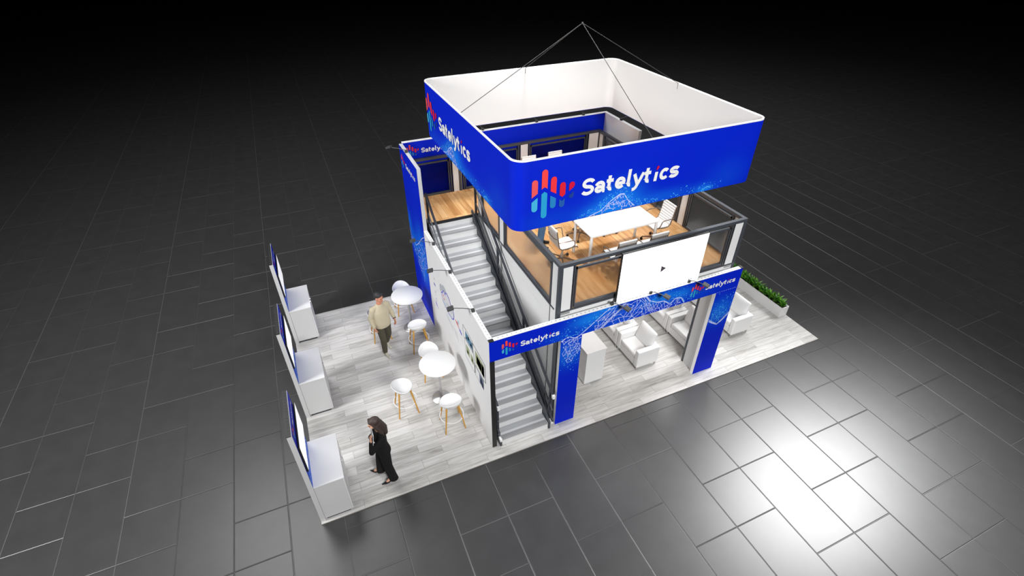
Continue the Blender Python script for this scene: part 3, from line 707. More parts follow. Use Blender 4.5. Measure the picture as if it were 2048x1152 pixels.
# ------------------------------------------------------------------ bar tables and stools
def bar_table(x, y, label):
    t_ = thing('bar_table', label, 'table', (x, y, 0), 0, 'bar tables along the white wall')
    b = MB(); b.lathe([(.375, 0), (.39, .006), (.39, .020), (.382, .026)], (0, 0, 1.034), 48); obj('table_top', b, 'plastic', t_, smooth=True)
    b = MB(); b.lathe([(.032, .03), (.032, 1.02), (.09, 1.034)], (0, 0, 0), 20); obj('pole', b, 'chrome', t_, smooth=True)
    b = MB(); b.lathe([(.205, 0), (.205, .008), (.18, .016), (.06, .028), (.035, .05)], (0, 0, 0), 40); obj('base', b, 'chrome', t_, smooth=True)
bar_table(2.835, 1.985, 'round white bar table nearest the front, on chrome pedestal')
bar_table(2.835, 4.585, 'round white bar table at the back beside the blue tower panel')
def stool():
    s = thing('bar_stool', '', 'stool')
    # low-backed shell: open to -y
    b = MB(); n = 32
    def rim(k, rx, ry, z, back, lean):
        a = 2*pi*k/n; bk = max(0., sin(a))**1.3; sq = 1-.10*max(0, -sin(a))
        return (rx*cos(a)*(1-.10*max(0, -sin(a))), ry*sin(a)*sq+lean*bk, z+back*bk)
    rr = []
    for (rx, ry, z, back, lean) in [(.05, .05, .655, 0, 0), (.15, .14, .658, .0, 0), (.205, .19, .675, .02, .01), (.228, .212, .705, .05, .02), (.233, .216, .728, .088, .03),
                                    (.225, .208, .736, .092, .03), (.213, .196, .730, .080, .026), (.19, .175, .714, .035, .02), (.13, .12, .702, .01, .0), (.05, .05, .70, 0, 0)]:
        rr.append([rim(k, rx, ry, z, back, lean) for k in range(n)])
    b.rings(rr); o = obj('seat', b, 'plastic', s, smooth=True)
    for sx in (-1, 1):
        for sy in (-1, 1):
            b = MB(); b.tube([(sx*.215, sy*.215, 0), (sx*.125, sy*.12, .67)], [.014, .02], 10); obj('leg', b, 'wood_leg', s, smooth=True)
    b = MB(); rr_ = .245; b.tube([(rr_*cos(2*pi*k/40), rr_*sin(2*pi*k/40), .30) for k in range(40)], .011, 8, closed=True); obj('foot_ring', b, 'plastic', s, smooth=True)
    return s
s0 = stool(); G = 'white shell bar stools with oak legs'
SL = [((2.835, 1.185), pi, 'white bar stool at the front side of the nearest bar table'),
      ((2.045, 1.965), -pi/2*1, 'white bar stool left of the nearest bar table'),
      ((2.835, 2.76), 0, 'white bar stool behind the nearest bar table, partly hidden by its top'),
      ((2.84, 3.775), pi, 'white bar stool at the front side of the back bar table'),
      ((2.04, 4.545), -pi/2, 'white bar stool hidden behind the person in the beige sweater'),
      ((2.838, 5.355), 0, 'white bar stool behind the back bar table, by the booth edge')]
for i, ((x, y), rz, lb) in enumerate(SL):
    # seat opens to local -y; the back must point away from the table
    rz = {0: pi, 1: pi/2, 2: 0, 3: pi, 4: pi/2, 5: 0}[i]
    if i == 0: s0.location = (x, y, 0); s0.rotation_euler = (0, 0, rz); s0['label'] = lb; s0['group'] = G
    else: dup(s0, (x, y, 0), rz, lb, G)

# ------------------------------------------------------------------ armchairs (face -x)
def armchair():
    a = thing('armchair', '', 'armchair')
    b = MB(); b.box(-.30, -.425, .10, .30, -.295, .575); obj('armrest', b, 'cloth_white', a, bevel=.02, seg=3)
    b = MB(); b.box(-.30, .295, .10, .30, .425, .575); obj('armrest', b, 'cloth_white', a, bevel=.02, seg=3)
    b = MB(); b.box(-.29, -.293, .10, .25, .293, .30); obj('seat_base', b, 'cloth_white', a, bevel=.01)
    b = MB(); b.box(-.295, -.288, .30, .14, .288, .42); obj('seat_cushion', b, 'cloth_white', a, bevel=.035, seg=3)
    b = MB(); b.box(.18, -.293, .30, .30, .293, .58); obj('backrest', b, 'cloth_white', a, bevel=.02, seg=3)
    b = MB(); n = 8
    def cush(x, z0, z1, t): return None
    vs = []; NY, NZ = 10, 8
    for sgn in (-1, 1):
        for j in range(NZ+1):
            for i in range(NY+1):
                y = -.30+.60*i/NY; z = j/NZ; e = (1-abs(2*i/NY-1)**4)*(1-abs(2*j/NZ-1)**4)
                hz = .41+.44*z; vs.append((.125+.13*z+sgn*(.035+.05*e), y*(1-.03*abs(2*z-1)**2), hz))
    k = (NY+1)*(NZ+1); fs = []
    for j in range(NZ):
        for i in range(NY):
            p = j*(NY+1)+i; fs += [(p, p+1, p+NY+2, p+NY+1), (k+p, k+p+NY+1, k+p+NY+2, k+p+1)]
    edge = [i for i in range(NY+1)]+[(j+1)*(NY+1)-1 for j in range(1, NZ+1)]+[NZ*(NY+1)+i for i in range(NY-1, -1, -1)]+[j*(NY+1) for j in range(NZ-1, 0, -1)]
    for q in range(len(edge)):
        p, r_ = edge[q], edge[(q+1) % len(edge)]; fs.append((p, k+p, k+r_, r_))
    b.add(vs, fs); o = obj('back_cushion', b, 'cloth_white', a, smooth=True)
    sd = o.modifiers.new('Subdivision', 'SUBSURF'); sd.levels = 1; sd.render_levels = 1
    for x in (-.26, .26):
        for y in (-.385, .385):
            b = MB(); b.lathe([(.018, 0), (.022, .02), (.022, .102)], (x, y, 0), 12); obj('leg', b, 'chrome', a, smooth=True)
    return a
a0 = armchair(); G = 'white armchairs in rows below the deck'
AL = [(7.575, 1.335, 'white armchair in the front row nearest the white storage cabinet'), (7.575, 2.20, 'white armchair behind the one nearest the storage cabinet'),
      (9.055, 1.335, 'white armchair just left of the right portal leg'), (9.055, 2.20, 'white armchair behind the one left of the right portal leg'),
      (10.43, 1.335, 'white armchair right of the right portal leg facing left'), (10.43, 2.20, 'white armchair deepest under the deck, mostly hidden by the portal leg')]
for i, (x, y, lb) in enumerate(AL):
    if i == 0: a0.location = (x, y, 0); a0['label'] = lb; a0['group'] = G
    else: dup(a0, (x, y, 0), 0, lb, G)

# ------------------------------------------------------------------ storage cabinet
c = thing('storage_cabinet', 'plain white storage cabinet standing behind the left portal leg', 'cabinet', (6.17, 1.5, 0))
b = MB(); b.box(5.93, 1.012, .04, 6.41, 1.99, .975); obj('body', b, 'white', c, True, bevel=.003)
b = MB(); b.box(5.915, 1.0, .975, 6.43, 2.0, 1.0); obj('cabinet_top', b, 'white', c, True, bevel=.003)
b = MB(); b.box(5.95, 1.03, 0, 6.39, 1.97, .04); obj('plinth', b, 'ink_grey', c, True)

# ------------------------------------------------------------------ planter
PX0, PX1, PY0, PY1, PZ = 11.925, 12.18, 1.04, 3.45, .30
p = thing('planter_box', 'long low white planter box on the right edge of the booth', 'planter', (12.05, 2.25, 0))
b = MB(); t_ = .02
b.box(PX0, PY0, 0, PX1, PY1, .03); b.box(PX0, PY0, .03, PX0+t_, PY1, PZ); b.box(PX1-t_, PY0, .03, PX1, PY1, PZ); b.box(PX0+t_, PY0, .03, PX1-t_, PY0+t_, PZ); b.box(PX0+t_, PY1-t_, .03, PX1-t_, PY1, PZ)
obj('trough', b, 'white', p, True)
b = MB(); b.box(PX0+t_, PY0+t_, .03, PX1-t_, PY1-t_, PZ-.04); obj('soil', b, 'soil', p, True)
def plant(seed):
    rnd = random.Random(seed); b = MB()
    for k in range(46):
        a = rnd.uniform(0, 2*pi); tilt = rnd.uniform(.10, .85); L = rnd.uniform(.13, .25); wd = rnd.uniform(.018, .030)
        d = V((cos(a), sin(a), 0)); s_ = V((-sin(a), cos(a), 0)); base_ = V((rnd.uniform(-.05, .05), rnd.uniform(-.05, .05), rnd.uniform(0, .06)))
        pts = []
        for q in range(5):
            tt = q/4; out = L*tt*sin(tilt)*(.7+.5*tt); up = L*tt*cos(tilt)*(1.15-.35*tt)
            c_ = base_+d*out+V((0, 0, up)); ww = wd*sin(pi*min(1, tt*.88+.10))
            pts += [c_-s_*ww+V((0, 0, .004)), c_+s_*ww+V((0, 0, .004))]
        b.add(pts, [(2*q, 2*q+1, 2*q+3, 2*q+2) for q in range(4)], 1 if rnd.random() < .35 else 0)
    b.flat = True; return b
protos = []
for i in range(4): protos.append(obj('leafy_plant', plant(40+i), ['leaf', 'leaf2'], smooth=True))
NP = 13
for i in range(NP):
    y = PY0+.12+(PY1-PY0-.24)*i/(NP-1); o = protos[i] if i < 4 else protos[i % 4].copy()
    if i >= 4: COL.objects.link(o)
    o.location = (12.052+random.uniform(-.02, .02), y, PZ-.045); o.rotation_euler = (0, 0, random.uniform(0, 6.28))
    tag(o, 'bushy green leafy plant growing in the long white planter', 'plant', 'green plants in the planter')
protos[0]['label'] = 'green leafy plant at the near end of the white planter'

# ------------------------------------------------------------------ arm spotlights
def spot(label, base, head, group):
    """clamp at base, arm to head"""
    r = thing('arm_spotlight', label, 'lamp', base, 0, group); h = V(head)-V(base); d = V((h.x, h.y, 0)).normalized(); s_ = V((-d.y, d.x, 0))
    b = MB(); b.box(-.03, -.03, -.02, .03, .03, .055); obj('clamp', b, 'lamp', r, bevel=.006)
    b = MB(); b.tube([(0, 0, .05), tuple(h*.5+V((0, 0, .035))), tuple(h)], .007, 8); obj('arm', b, 'dark', r, smooth=True)
    b = MB(); c_ = h+d*.05; vs = []
    up = (V((0, 0, 1))+d*.25).normalized(); f = s_.cross(up).normalized()
    if f.dot(d) < 0: f = -f
    for k in (-1, 1):
        for q in (-1, 1):
            for l in (-1, 1): vs.append(c_+f*l*.06+s_*q*.055+up*k*.018)
    b.add(vs, [(0, 2, 3, 1), (4, 5, 7, 6), (0, 1, 5, 4), (2, 6, 7, 3), (0, 4, 6, 2), (1, 3, 7, 5)]); hd = obj('lamp_head', b, 'lamp', r, bevel=.006)
    return r
GW, GF, GB = 'arm spotlights on the white wall', 'arm spotlights on the front portal', 'arm spotlights on the back walls'
spot('arm spotlight on the white wall in front of the blue tower panel', (3.43, 3.69, ZH), (3.06, 3.80, 3.02), GW)
spot('middle arm spotlight of the white wall', (3.43, 2.52, ZH), (3.10, 2.62, 2.97), GW)
spot('arm spotlight on the white wall nearest the front corner', (3.43, 1.18, ZH), (3.08, 1.25, 3.02), GW)
spot('arm spotlight on top of the tall blue tower panel', (3.43, 5.343, ZT), (3.14, 5.57, 4.46), GW)
spot('arm spotlight of the portal at the left end of the video screen', (5.86, .34, ZH), (5.98, .10, 2.95), GF)
spot('arm spotlight of the portal under the middle of the video screen', (6.72, .34, ZH), (6.86, .10, 2.95), GF)
spot('arm spotlight of the portal in front of the right-hand logo', (7.63, .34, ZH), (7.78, .10, 2.95), GF)
spot('leftmost arm spotlight on the blue back wall', (5.52, 6.0, ZT), (5.45, 6.36, 4.46), GB)
spot('middle arm spotlight on the blue back wall', (7.0, 6.0, ZT), (6.98, 6.36, 4.46), GB)
spot('rightmost arm spotlight on the blue back wall', (8.38, 6.0, ZT), (8.38, 6.36, 4.46), GB)
spot('arm spotlight on the white return wall', (9.07, 5.25, ZT), (9.42, 5.22, 4.46), GB)

# ------------------------------------------------------------------ conference table and chairs
ct = thing('conference_table', 'long white conference table on the oak deck floor', 'table', (6.80, 1.805, DZ))
b = MB(); b.box(-.80, -.352, .705, .80, .352, .732); obj('table_top', b, 'plastic', ct, bevel=.004)
b = MB(); b.box(-.76, -.31, .665, .76, -.29, .705); b.box(-.76, .29, .665, .76, .31, .705); obj('apron', b, 'plastic', ct)
for x in (-.765, .765):
    for y in (-.315, .315):
        b = MB(); b.lathe([(.026, 0), (.03, .004), (.03, .705)], (x, y, 0), 14); obj('leg', b, 'plastic', ct, smooth=True)

def office_chair():
    """faces -y"""
    c = thing('office_chair', '', 'chair')
    prof = [(-.235, .405), (-.225, .435), (-.15, .445), (.02, .425), (.12, .43), (.175, .48), (.20, .58), (.225, .72), (.25, .86)]
    def sheet(pr, wd, th, rib):
        # ribbed pad: fine cross ribs
        P = [V((0, a, z)) for a, z in pr]; pts = []
        for i in range(len(P)-1):
            L = (P[i+1]-P[i]).length; nn = max(1, int(L/rib*2))
            pts += [P[i].lerp(P[i+1], q/nn) for q in range(nn)]
        pts.append(P[-1]); mb = MB(); rr = []
        for i, q in enumerate(pts):
            d = (pts[min(i+1, len(pts)-1)]-pts[max(i-1, 0)]).normalized(); nrm = V((0, -d.z, d.y)); t2 = th*(1.1 if i % 2 else .45)
            rr.append([q+V((s*wd, 0, 0))+nrm*k*t2 for s, k in ((-1, -1), (1, -1), (1, 1), (-1, 1))])
        mb.rings(rr); return mb
    obj('seat', sheet(prof[:5]+[(.16, .455)], .19, .013, .050), 'cloth_white', c)
    obj('backrest', sheet([(.165, .465)]+prof[5:], .19, .013, .050), 'cloth_white', c)
    b = MB(); b.tube([(-.19, .25, .865), (.19, .25, .865)], .017, 8); obj('top_roll', b, 'cloth_white', c, smooth=True)
    for s in (-1, 1):
        b = MB(); b.tube([(s*.20, a, z-.004) for a, z in prof], .011, 8); obj('side_frame', b, 'bronze', c, smooth=True)
        b = MB(); b.tube([(s*.205, -.12, .44), (s*.26, -.13, .52), (s*.275, -.11, .625), (s*.275, -.05, .645), (s*.275, .12, .645), (s*.25, .20, .63), (s*.205, .21, .60)], .010, 8); obj('armrest', b, 'bronze', c, smooth=True)
    b = MB(); b.tube([(-.20, .215, .68), (-.1, .255, .665), (.1, .255, .665), (.20, .215, .68)], .008, 6); b.tube([(-.20, -.02, .415), (0, 0, .375), (.20, -.02, .415)], .012, 6); obj('cross_bar', b, 'bronze', c, smooth=True)
    b = MB(); b.lathe([(.032, .08), (.032, .20), (.018, .21), (.018, .36), (.05, .37), (.05, .40)], (0, 0, 0), 14); obj('gas_column', b, 'chrome', c, smooth=True)
    for k in range(5):
        a = 2*pi*k/5+.3; e = V((cos(a)*.27, sin(a)*.27, .075))
        b = MB(); b.tube([(0, 0, .115), tuple(e), (e.x*1.02, e.y*1.02, .055)], [.018, .012, .009], 8); lg = obj('base_leg', b, 'bronze', c, smooth=True)
        b = MB(); n_ = V((-sin(a), cos(a), 0)); cc = V((e.x*1.02, e.y*1.02, .028)); b.tube([tuple(cc-n_*.022), tuple(cc+n_*.022)], .028, 14); obj('caster', b, 'black', lg, smooth=True)
    return c
o0 = office_chair(); G = 'white ribbed office chairs on the deck'
OL = [(5.62, 1.88, pi/2, 'white office chair at the left end of the conference table'), (6.42, 1.10, pi, 'white office chair in front of the conference table, left of the pair behind the screen'),
      (7.15, 1.10, pi, 'white office chair in front of the conference table, right of the pair behind the screen'), (7.86, 1.80, -pi/2, 'white office chair at the right end of the conference table'),
      (6.47, 2.62, 0, 'white office chair behind the conference table at left, only its wheels in view'), (7.12, 2.62, 0, 'white office chair behind the conference table at right, hidden by the table top'),
      (6.44, 5.0, 0, 'left of the two white office chairs near the blue back wall'), (7.185, 5.02, 0, 'right of the two white office chairs near the blue back wall')]
for i, (x, y, rz, lb) in enumerate(OL):
    if i == 0: o0.location = (x, y, DZ); o0.rotation_euler = (0, 0, rz); o0['label'] = lb; o0['group'] = G
    else: dup(o0, (x, y, DZ), rz, lb, G)

# ------------------------------------------------------------------ people
def blob_obj(name, mb, mk, parent, vox=.008, it=4, fac=.5):
    o = obj(name, mb, mk, parent, smooth=True)
    r = o.modifiers.new('Remesh', 'REMESH'); r.mode = 'VOXEL'; r.voxel_size = vox; r.use_smooth_shade = True
    s = o.modifiers.new('Smooth', 'SMOOTH'); s.factor = fac; s.iterations = it
    return o
def loft(mb, rows, n=20):
    """rows of (x, y, z, rx, ry)"""
    mb.rings([[(x+rx*cos(2*pi*k/n), y+ry*sin(2*pi*k/n), z) for k in range(n)] for x, y, z, rx, ry in rows])
def hand(mb, wrist, d, palm_n, side, curl=.5, s=1.):
    """d: direction of the fingers, palm_n: normal the palm faces, side: direction of the thumb"""
    w, d, pn, th = V(wrist), V(d).normalized(), V(palm_n).normalized(), V(side).normalized()
    th = (th-d*th.dot(d)).normalized(); pn = d.cross(th)*(1 if d.cross(th).dot(pn) > 0 else -1)
    for q in (-.028, -.009, .010, .028): mb.cone(w+th*q*.7*s+d*.012, w+th*q*s+d*.085*s, .016*s, .0125*s, 8)
    L = [.056, .070, .075, .066]
    for q, l in zip((-.030, -.010, .011, .031), L):
        p = w+th*q*s+d*.085*s; a = curl; p1 = p+(d*cos(a*.7)+pn*sin(a*.7)+th*q*1.5)*l*.5*s; p2 = p1+(d*cos(a*1.7)+pn*sin(a*1.7))*l*.5*s
        mb.limb([p, p1, p2], [.0105*s, .0095*s, .0080*s], 8)
    p = w+th*.026*s+d*.02*s; p1 = p+(d*.65+th*.7+pn*.25).normalized()*.042*s; p2 = p1+(d*.9+th*.25+pn*.4).normalized()*.034*s
    mb.limb([p, p1, p2], [.014*s, .0115*s, .009*s], 8)
def head(mb, c, rot, s=1.):
    """skull, jaw, nose, brow, ears on a neck; c = centre at ear height"""
    T = lambda x, y, z: V(c)+rot @ (V((x, y, z))*s)
    r3 = rot.to_3x3()
    mb.ball(T(0, .008, .035), (.074*s, .094*s, .088*s), 18, rot=r3)
    mb.ball(T(0, -.022, -.035), (.058*s, .066*s, .072*s), 16, rot=r3)
    mb.ball(T(0, -.062, -.083), (.026*s, .022*s, .020*s), 12, rot=r3)
    mb.cone(T(0, -.086, .012), T(0, -.104, -.026), .009*s, .014*s, 10)
    mb.ball(T(0, -.090, -.030), (.019*s, .014*s, .010*s), 10, rot=r3)
    mb.cone(T(-.034, -.080, .030), T(.034, -.080, .030), .013*s, .013*s, 8)
    mb.cone(T(-.020, -.084, -.057), T(.020, -.084, -.057), .009*s, .009*s, 8)
    for e in (-1, 1):
        mb.ball(T(e*.046, -.058, -.022), (.022*s, .022*s, .022*s), 10)
        mb.ball(T(e*.077, .012, -.005), (.009*s, .018*s, .030*s), 10, rot=r3)
    return T
def face(parent, T, s):
    for e in (-1, 1):
        b = MB(); b.ball(T(e*.030, -.0835, .006), .0095*s, 10); obj('eye', b, 'eye', parent, smooth=True)
    b = MB(); b.limb([T(-.020, -.0895, -.056), T(0, -.0965, -.055), T(.020, -.0895, -.056)], [.004*s, .0062*s, .004*s], 8); obj('lips', b, 'lip', parent, smooth=True)
def shoe(mb, ankle, toe_dir, pitch=0., L=.28, wd=.046, heel=0.):
    a, d = V(ankle), V(toe_dir).normalized(); dn = (d*cos(pitch)-V((0, 0, sin(pitch)))).normalized(); base = a-V((0, 0, a.z)) if not pitch and not heel else a+V((0, 0, -.07))
    zz = .03
    h_ = base-dn*.06+V((0, 0, zz)); m_ = base+dn*.08+V((0, 0, zz)); t_ = base+dn*(L-.11)+V((0, 0, zz))
    mb.cone(h_, m_, wd*.78, wd*.95, 12); mb.cone(m_, t_, wd*.95, wd*.72, 12); mb.cone(h_+V((0, 0, .03)), a+V((0, 0, .02)), wd*.85, wd*.95, 12); mb.cone(a, m_+V((0, 0, .02)), wd*.8, wd*.75, 12)

# man in the beige sweater, walking towards the front
man = thing('person', 'person in beige sweater and dark olive trousers walking between the kiosks and bar tables', 'person', (2.07, 3.93, 0), R(20))
b = MB(); rot = Matrix.Rotation(R(22), 3, 'Z') @ Matrix.Rotation(R(6), 3, 'X')
T = head(b, (0, -.045, 1.745), rot, 1.06)
b.cone((0, .0, 1.52), (0, -.02, 1.68), .062, .058, 14)
loft(b, [(0, 0, .92, .15, .105), (0, 0, 1.08, .145, .10), (0, 0, 1.32, .165, .105), (0, .0, 1.46, .15, .08), (0, 0, 1.53, .07, .06)])
SR, ER, WR = (-.185, .01, 1.445), (-.262, .045, 1.19), (-.262, -.055, .965)
SL_, EL, WL = (.185, .01, 1.445), (.275, .02, 1.18), (.275, -.105, .985)
b.limb([SR, ER, WR], [.060, .043, .030]); b.limb([SL_, EL, WL], [.060, .043, .030])
hand(b, WR, (.02, -.35, -1), (1, .1, 0), (0, -1, -.2), .75); hand(b, WL, (-.02, -.35, -1), (-1, .1, 0), (0, -1, -.2), .55)
HR, KR, AR = (-.10, 0, .93), (-.115, -.11, .52), (-.11, -.075, .095)
HL, KL, AL_ = (.10, 0, .93), (.115, .03, .52), (.105, .185, .120)
b.limb([HR, KR, AR], [.075, .052, .036]); b.limb([HL, KL, AL_], [.075, .052, .036])
blob_obj('body', b, 'skin', man, .0065, 3); face(man, T, 1.06)
b = MB()
loft(b, [(0, 0, .875, .185, .135), (0, 0, .90, .205, .150), (0, -.01, 1.0, .205, .155), (0, -.01, 1.10, .198, .150), (0, -.01, 1.25, .203, .150), (0, -.005, 1.36, .208, .145), (0, 0, 1.43, .185, .122), (0, -.005, 1.50, .115, .092), (0, -.01, 1.55, .080, .076)], 24)
b.limb([SR, ER, (-.262, -.045, .99)], [.080, .064, .048]); b.limb([SL_, EL, (.275, -.075, 1.05)], [.080, .064, .050])
b.cone((-.09, .0, 1.485), SR, .055, .072); b.cone((.09, .0, 1.485), SL_, .055, .072)
blob_obj('sweater', b, 'sweater', man, .009, 4)
b = MB(); loft(b, [(0, 0, .86, .16, .13), (0, 0, .93, .175, .132), (0, 0, 1.02, .165, .125)])
b.limb([(-.095, 0, .90), KR, (AR[0], AR[1]+.005, .12)], [.105, .078, .062]); b.limb([(.095, 0, .90), KL, (AL_[0], AL_[1]-.01, .19)], [.105, .078, .062])
blob_obj('trousers', b, 'olive', man, .009, 4)
man.scale = (.97, .97, .97)
b = MB(); shoe(b, AR, (.04, -1, 0)); blob_obj('shoe', b, 'sneaker', man, .007, 3)
b = MB(); shoe(b, AL_, (.0, -1, 0), .16, .28); blob_obj('shoe', b, 'sneaker', man, .007, 3)
b = MB(); r3 = rot
b.ball(T(0, .020, .066), (.088, .104, .082), 18, rot=r3); b.ball(T(0, .048, .015), (.084, .082, .085), 16, rot=r3); b.cone(T(-.040, -.060, .092), T(.045, -.056, .098), .028, .028, 10)
blob_obj('hair', b, 'hair', man, .007, 3)
b = MB(); c_ = V(WL)+V((0, .012, .02)); dd = (V(WL)-V(EL)).normalized(); u_ = dd.cross(V((1, 0, 0))).normalized(); w_ = dd.cross(u_)
b.tube([c_+(u_*cos(2*pi*k/20)+w_*sin(2*pi*k/20))*.036 for k in range(20)], .008, 6, closed=True); b.ball(c_+w_*.038*(1 if w_.x > 0 else -1), (.010, .018, .018), 10); obj('watch', b, 'black', man, smooth=True)

# woman in black holding a tablet, facing the kiosks
wo = thing('person', 'person with long dark hair in black top and wide black trousers holding a tablet', 'person', (1.325, .425, 0), R(-90))
b = MB(); rot = Matrix.Rotation(R(-4), 3, 'Z') @ Matrix.Rotation(R(12), 3, 'X')
T = head(b, (0, -.05, 1.665), rot, 1.0)
b.cone((0, .0, 1.44), (0, -.02, 1.60), .050, .048, 14)
loft(b, [(0, 0, .90, .12, .085), (0, 0, 1.06, .105, .08), (0, 0, 1.26, .135, .095), (0, .0, 1.39, .125, .07), (0, 0, 1.45, .06, .055)])
SR, ER, WR = (-.165, .01, 1.40), (-.215, -.09, 1.14), (-.02, -.170, 1.30)
SL_, EL, WL = (.165, .01, 1.40), (.195, -.20, 1.17), (.145, -.170, 1.385)
b.limb([SR, ER, WR], [.046, .036, .026]); b.limb([SL_, EL, WL], [.046, .036, .026])
hand(b, WR, (.75, -.1, .5), (0, 1, .2), (0, .1, 1), .5, .92); hand(b, WL, (-.34, .16, .9), (-.2, 1, 0), (-.9, .1, -.2), .35, .92)
HR, KR, AR = (-.09, 0, .90), (-.135, -.09, .50), (-.195, -.15, .13)
HL, KL, AL_ = (.09, 0, .90), (.088, .01, .50), (.075, .035, .13)
b.limb([HR, KR, AR], [.052, .044, .030]); b.limb([HL, KL, AL_], [.052, .044, .030])
b.cone(AR, (AR[0]-.058, AR[1]-.081, .05), .030, .026, 10); b.cone(AL_, (AL_[0], AL_[1]-.10, .05), .030, .026, 10)
blob_obj('body', b, 'skin2', wo, .0065, 3); face(wo, T, 1.)
b = MB()
loft(b, [(0, 0, .94, .150, .114), (0, 0, 1.04, .128, .102), (0, 0, 1.12, .124, .100), (0, -.01, 1.25, .148, .116), (0, -.005, 1.34, .158, .108), (0, 0, 1.41, .13, .088), (0, -.005, 1.46, .07, .066)], 24)
b.limb([SR, ER, (-.045, -.160, 1.285)], [.068, .055, .042]); b.limb([SL_, EL, (.148, -.172, 1.365)], [.064, .052, .040]); b.cone((-.09, 0, 1.42), SR, .055, .062); b.cone((.09, 0, 1.42), SL_, .055, .062)
blob_obj('top', b, 'black_cloth', wo, .009, 4)
b = MB(); loft(b, [(0, 0, .82, .15, .112), (0, .012, .90, .165, .126), (0, .005, 1.0, .142, .110), (0, 0, 1.06, .130, .104)])
for (K, A) in ((KR, AR), (KL, AL_)):
    loft(b, [(A[0], A[1]+.03, .055, .072, .090), (A[0]*.99, A[1]*.9+.02, .15, .070, .086), (K[0], K[1], .50, .076, .084), (K[0]*.9, K[1]*.3, .84, .080, .104), (K[0]*.85, 0, .92, .072, .10)], 16)
blob_obj('trousers', b, 'black_cloth', wo, .009, 4)
for A, td in ((AR, (-.58, -.81, 0)), (AL_, (0, -1, 0))):
    b = MB(); f_ = V(td); o_a = V((A[0], A[1], 0)); Z = lambda q, z: tuple(o_a+f_*q+V((0, 0, z)))
    b.cone(Z(.08, .034), Z(.13, .020), .036, .030, 12); b.cone(Z(.13, .020), Z(.205, .012), .028, .010, 12); b.cone(Z(-.03, .075), Z(.08, .030), .026, .030, 10); b.tube([Z(-.045, .08), Z(-.055, 0)], [.014, .006], 8)
    blob_obj('shoe', b, 'black_leather', wo, .006, 2)
b = MB(); r3 = rot
b.ball(T(0, .022, .050), (.084, .102, .084), 18, rot=r3); b.ball(T(0, .05, -.03), (.083, .072, .09), 16, rot=r3)
for e in (-1, 1):
    b.limb([T(e*.066, -.012, .035), T(e*.076, .02, -.06), (e*.088, .03, 1.47), (e*.080, .05, 1.38)], [.026, .034, .036, .026], 10)
b.limb([T(0, .06, -.02), (0, .085, 1.50), (0, .105, 1.35)], [.078, .072, .046], 12)
b.cone(T(-.042, -.052, .086), T(.042, -.052, .086), .026, .026, 10)
blob_obj('hair', b, 'hair2', wo, .008, 3)
tb = thing('tablet', 'white-edged tablet held upright by the person in black', 'tablet', (1.325, .425, 0), R(-90))
b = MB(); cc = V((.115, -.130, 1.475)); e1 = V((1, 0, 0)); e2 = V((0, .16, 1)).normalized(); e3 = e1.cross(e2)
b.obox(cc-e2*.125, cc+e2*.125, .180, .007, up=tuple(e3)); obj('edge_frame', b, 'rim', tb, bevel=.002)
for q, nm in ((-1, 'cover'), (1, 'glass_front')):
    b = MB(); c2 = cc+e3*.0055*q; b.obox(c2-e2*.121, c2+e2*.121, .172, .004, up=tuple(e3)); obj(nm, b, 'tablet', tb)

# person upstairs, standing behind the left balustrade
up_ = thing('person', 'person in blue jeans standing on the upper deck, mostly hidden by the hanging sign', 'person', (5.50, 2.60, DZ), R(60))
b = MB(); rot = Matrix.Rotation(0, 3, 'Z')
T = head(b, (0, -.045, 1.64), rot, 1.0)
b.cone((0, .0, 1.42), (0, -.02, 1.58), .058, .054, 14)
loft(b, [(0, 0, .86, .14, .10), (0, 0, 1.02, .135, .095), (0, 0, 1.24, .155, .10), (0, .0, 1.37, .14, .075), (0, 0, 1.44, .065, .058)])
SR, ER, WR = (-.19, .01, 1.385), (-.235, .04, 1.12), (-.235, -.04, .90); SL_, EL, WL = (.19, .01, 1.385), (.235, .04, 1.12), (.235, -.04, .90)
b.limb([SR, ER, WR], [.055, .04, .028]); b.limb([SL_, EL, WL], [.055, .04, .028])
hand(b, WR, (0, -.2, -1), (1, 0, 0), (0, -1, 0), .5); hand(b, WL, (0, -.2, -1), (-1, 0, 0), (0, -1, 0), .5)
for e in (-1, 1): b.limb([(e*.095, 0, .88), (e*.10, -.02, .48), (e*.10, .02, .09)], [.07, .05, .036])
blob_obj('body', b, 'skin', up_, .0065, 3); face(up_, T, 1.)
b = MB(); loft(b, [(0, 0, .82, .18, .13), (0, 0, .95, .185, .135), (0, -.01, 1.18, .188, .138), (0, -.005, 1.28, .196, .138), (0, 0, 1.36, .18, .115), (0, -.005, 1.43, .12, .09), (0, -.01, 1.46, .078, .074)], 24)
b.limb([SR, ER, (-.235, -.03, .94)], [.082, .06, .045]); b.limb([SL_, EL, (.235, -.03, .94)], [.082, .06, .045]); b.cone((-.1, 0, 1.41), SR, .07, .078); b.cone((.1, 0, 1.41), SL_, .07, .078)
blob_obj('shirt', b, 'shirt', up_, .009, 4)
b = MB(); loft(b, [(0, 0, .80, .165, .13), (0, 0, .88, .172, .128), (0, 0, .96, .16, .12)])
for e in (-1, 1): b.limb([(e*.095, 0, .84), (e*.10, -.02, .48), (e*.10, .02, .10)], [.10, .08, .068])
blob_obj('jeans', b, 'denim', up_, .009, 4)
for e in (-1, 1):
    b = MB(); shoe(b, (e*.10, .02, .09), (e*.15, -1, 0)); blob_obj('shoe', b, 'black_leather', up_, .007, 3)
b = MB(); b.ball(T(0, .020, .060), (.086, .102, .080), 18); b.ball(T(0, .046, .012), (.083, .082, .083), 16); blob_obj('hair', b, 'hair2', up_, .007, 3)

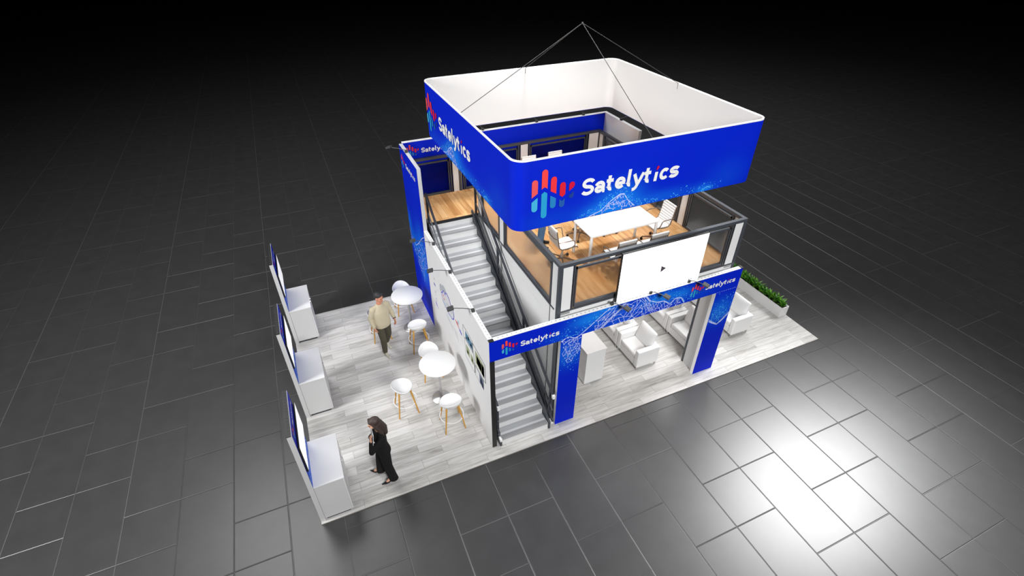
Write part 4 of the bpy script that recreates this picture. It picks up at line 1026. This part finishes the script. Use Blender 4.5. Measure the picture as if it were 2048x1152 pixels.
# ------------------------------------------------------------------ lights, world, camera
def area(name, loc, target, size, energy, col=(1, 1, 1)):
    l = bpy.data.lights.new(name, 'AREA'); l.shape = 'DISK'; l.size = size; l.energy = energy; l.color = col
    o = bpy.data.objects.new(name, l); COL.objects.link(o); o.location = loc
    o.rotation_euler = (V(target)-V(loc)).to_track_quat('-Z', 'Y').to_euler(); return o
area('hall_light_left', (-9.5, .5, 9.6), (3.5, 2.5, 1.5), 4, 1600)
area('hall_light_front', (4.0, -14, 12.2), (5.0, 3, 2.5), 5, 3000)
area('hall_light_back', (-3.7, 11.5, 19), (1, 5, 0), 8, 1600)
area('far_floor_fill', (19, 14, 18), (14, 6, 0), 7, 1700)  # fill added to brighten the distant floor
def spotlight(name, loc, target, energy, size, rad):
    l = bpy.data.lights.new(name, 'SPOT'); l.energy = energy; l.spot_size = R(size); l.spot_blend = 1.; l.shadow_soft_size = rad
    o = bpy.data.objects.new(name, l); COL.objects.link(o); o.location = loc; o.rotation_euler = (V(target)-V(loc)).to_track_quat('-Z', 'Y').to_euler()
l = bpy.data.lights.new('under_deck_fill', 'AREA'); l.shape = 'RECTANGLE'; l.size = 3.2; l.size_y = .5; l.energy = 26  # unseen fill below the deck, added to lift the furniture there
o = bpy.data.objects.new('under_deck_fill', l); COL.objects.link(o); o.location = (7.0, 1.7, 2.60)
spotlight('hall_spot', (18.6, .9, 12.6), (8.2, -3.8, 0), 19500, 44, 3.)
spotlight('back_wall_fill', (6.4, -1.2, 15), (6.0, 5.6, 3.4), 4200, 30, .6)  # added fill, aimed through the sign's open top at the back wall
spotlight('deck_fill', (6.4, 2.6, 16), (6.3, 2.9, 3), 5200, 34, .8)  # added fill from overhead, offsets the sign's shade on the oak floor
wd = bpy.data.worlds.new('hall'); SC.world = wd; wd.use_nodes = True
wd.node_tree.nodes['Background'].inputs[0].default_value = (0, 0, 0, 1)
cam = bpy.data.cameras.new('camera'); co_ = bpy.data.objects.new('camera', cam); COL.objects.link(co_); SC.camera = co_
cam.sensor_width = 36.; cam.lens = 18.0; cam.clip_end = 500
yaw, pit = R(23.5927), R(-36.6627)
fw = V((sin(yaw)*cos(pit), cos(yaw)*cos(pit), sin(pit)))
co_.location = (1.18289, -5.74365, 8.80908); co_.rotation_euler = fw.to_track_quat('-Z', 'Y').to_euler()
SC.view_settings.view_transform = 'Standard'; SC.view_settings.look = 'None'; SC.view_settings.gamma = 1; SC.view_settings.exposure = 0.
SC.view_settings.use_curve_mapping = False
SC.cycles.max_bounces = 8; SC.cycles.transparent_max_bounces = 12
SC.cycles.caustics_refractive = False; SC.cycles.caustics_reflective = False
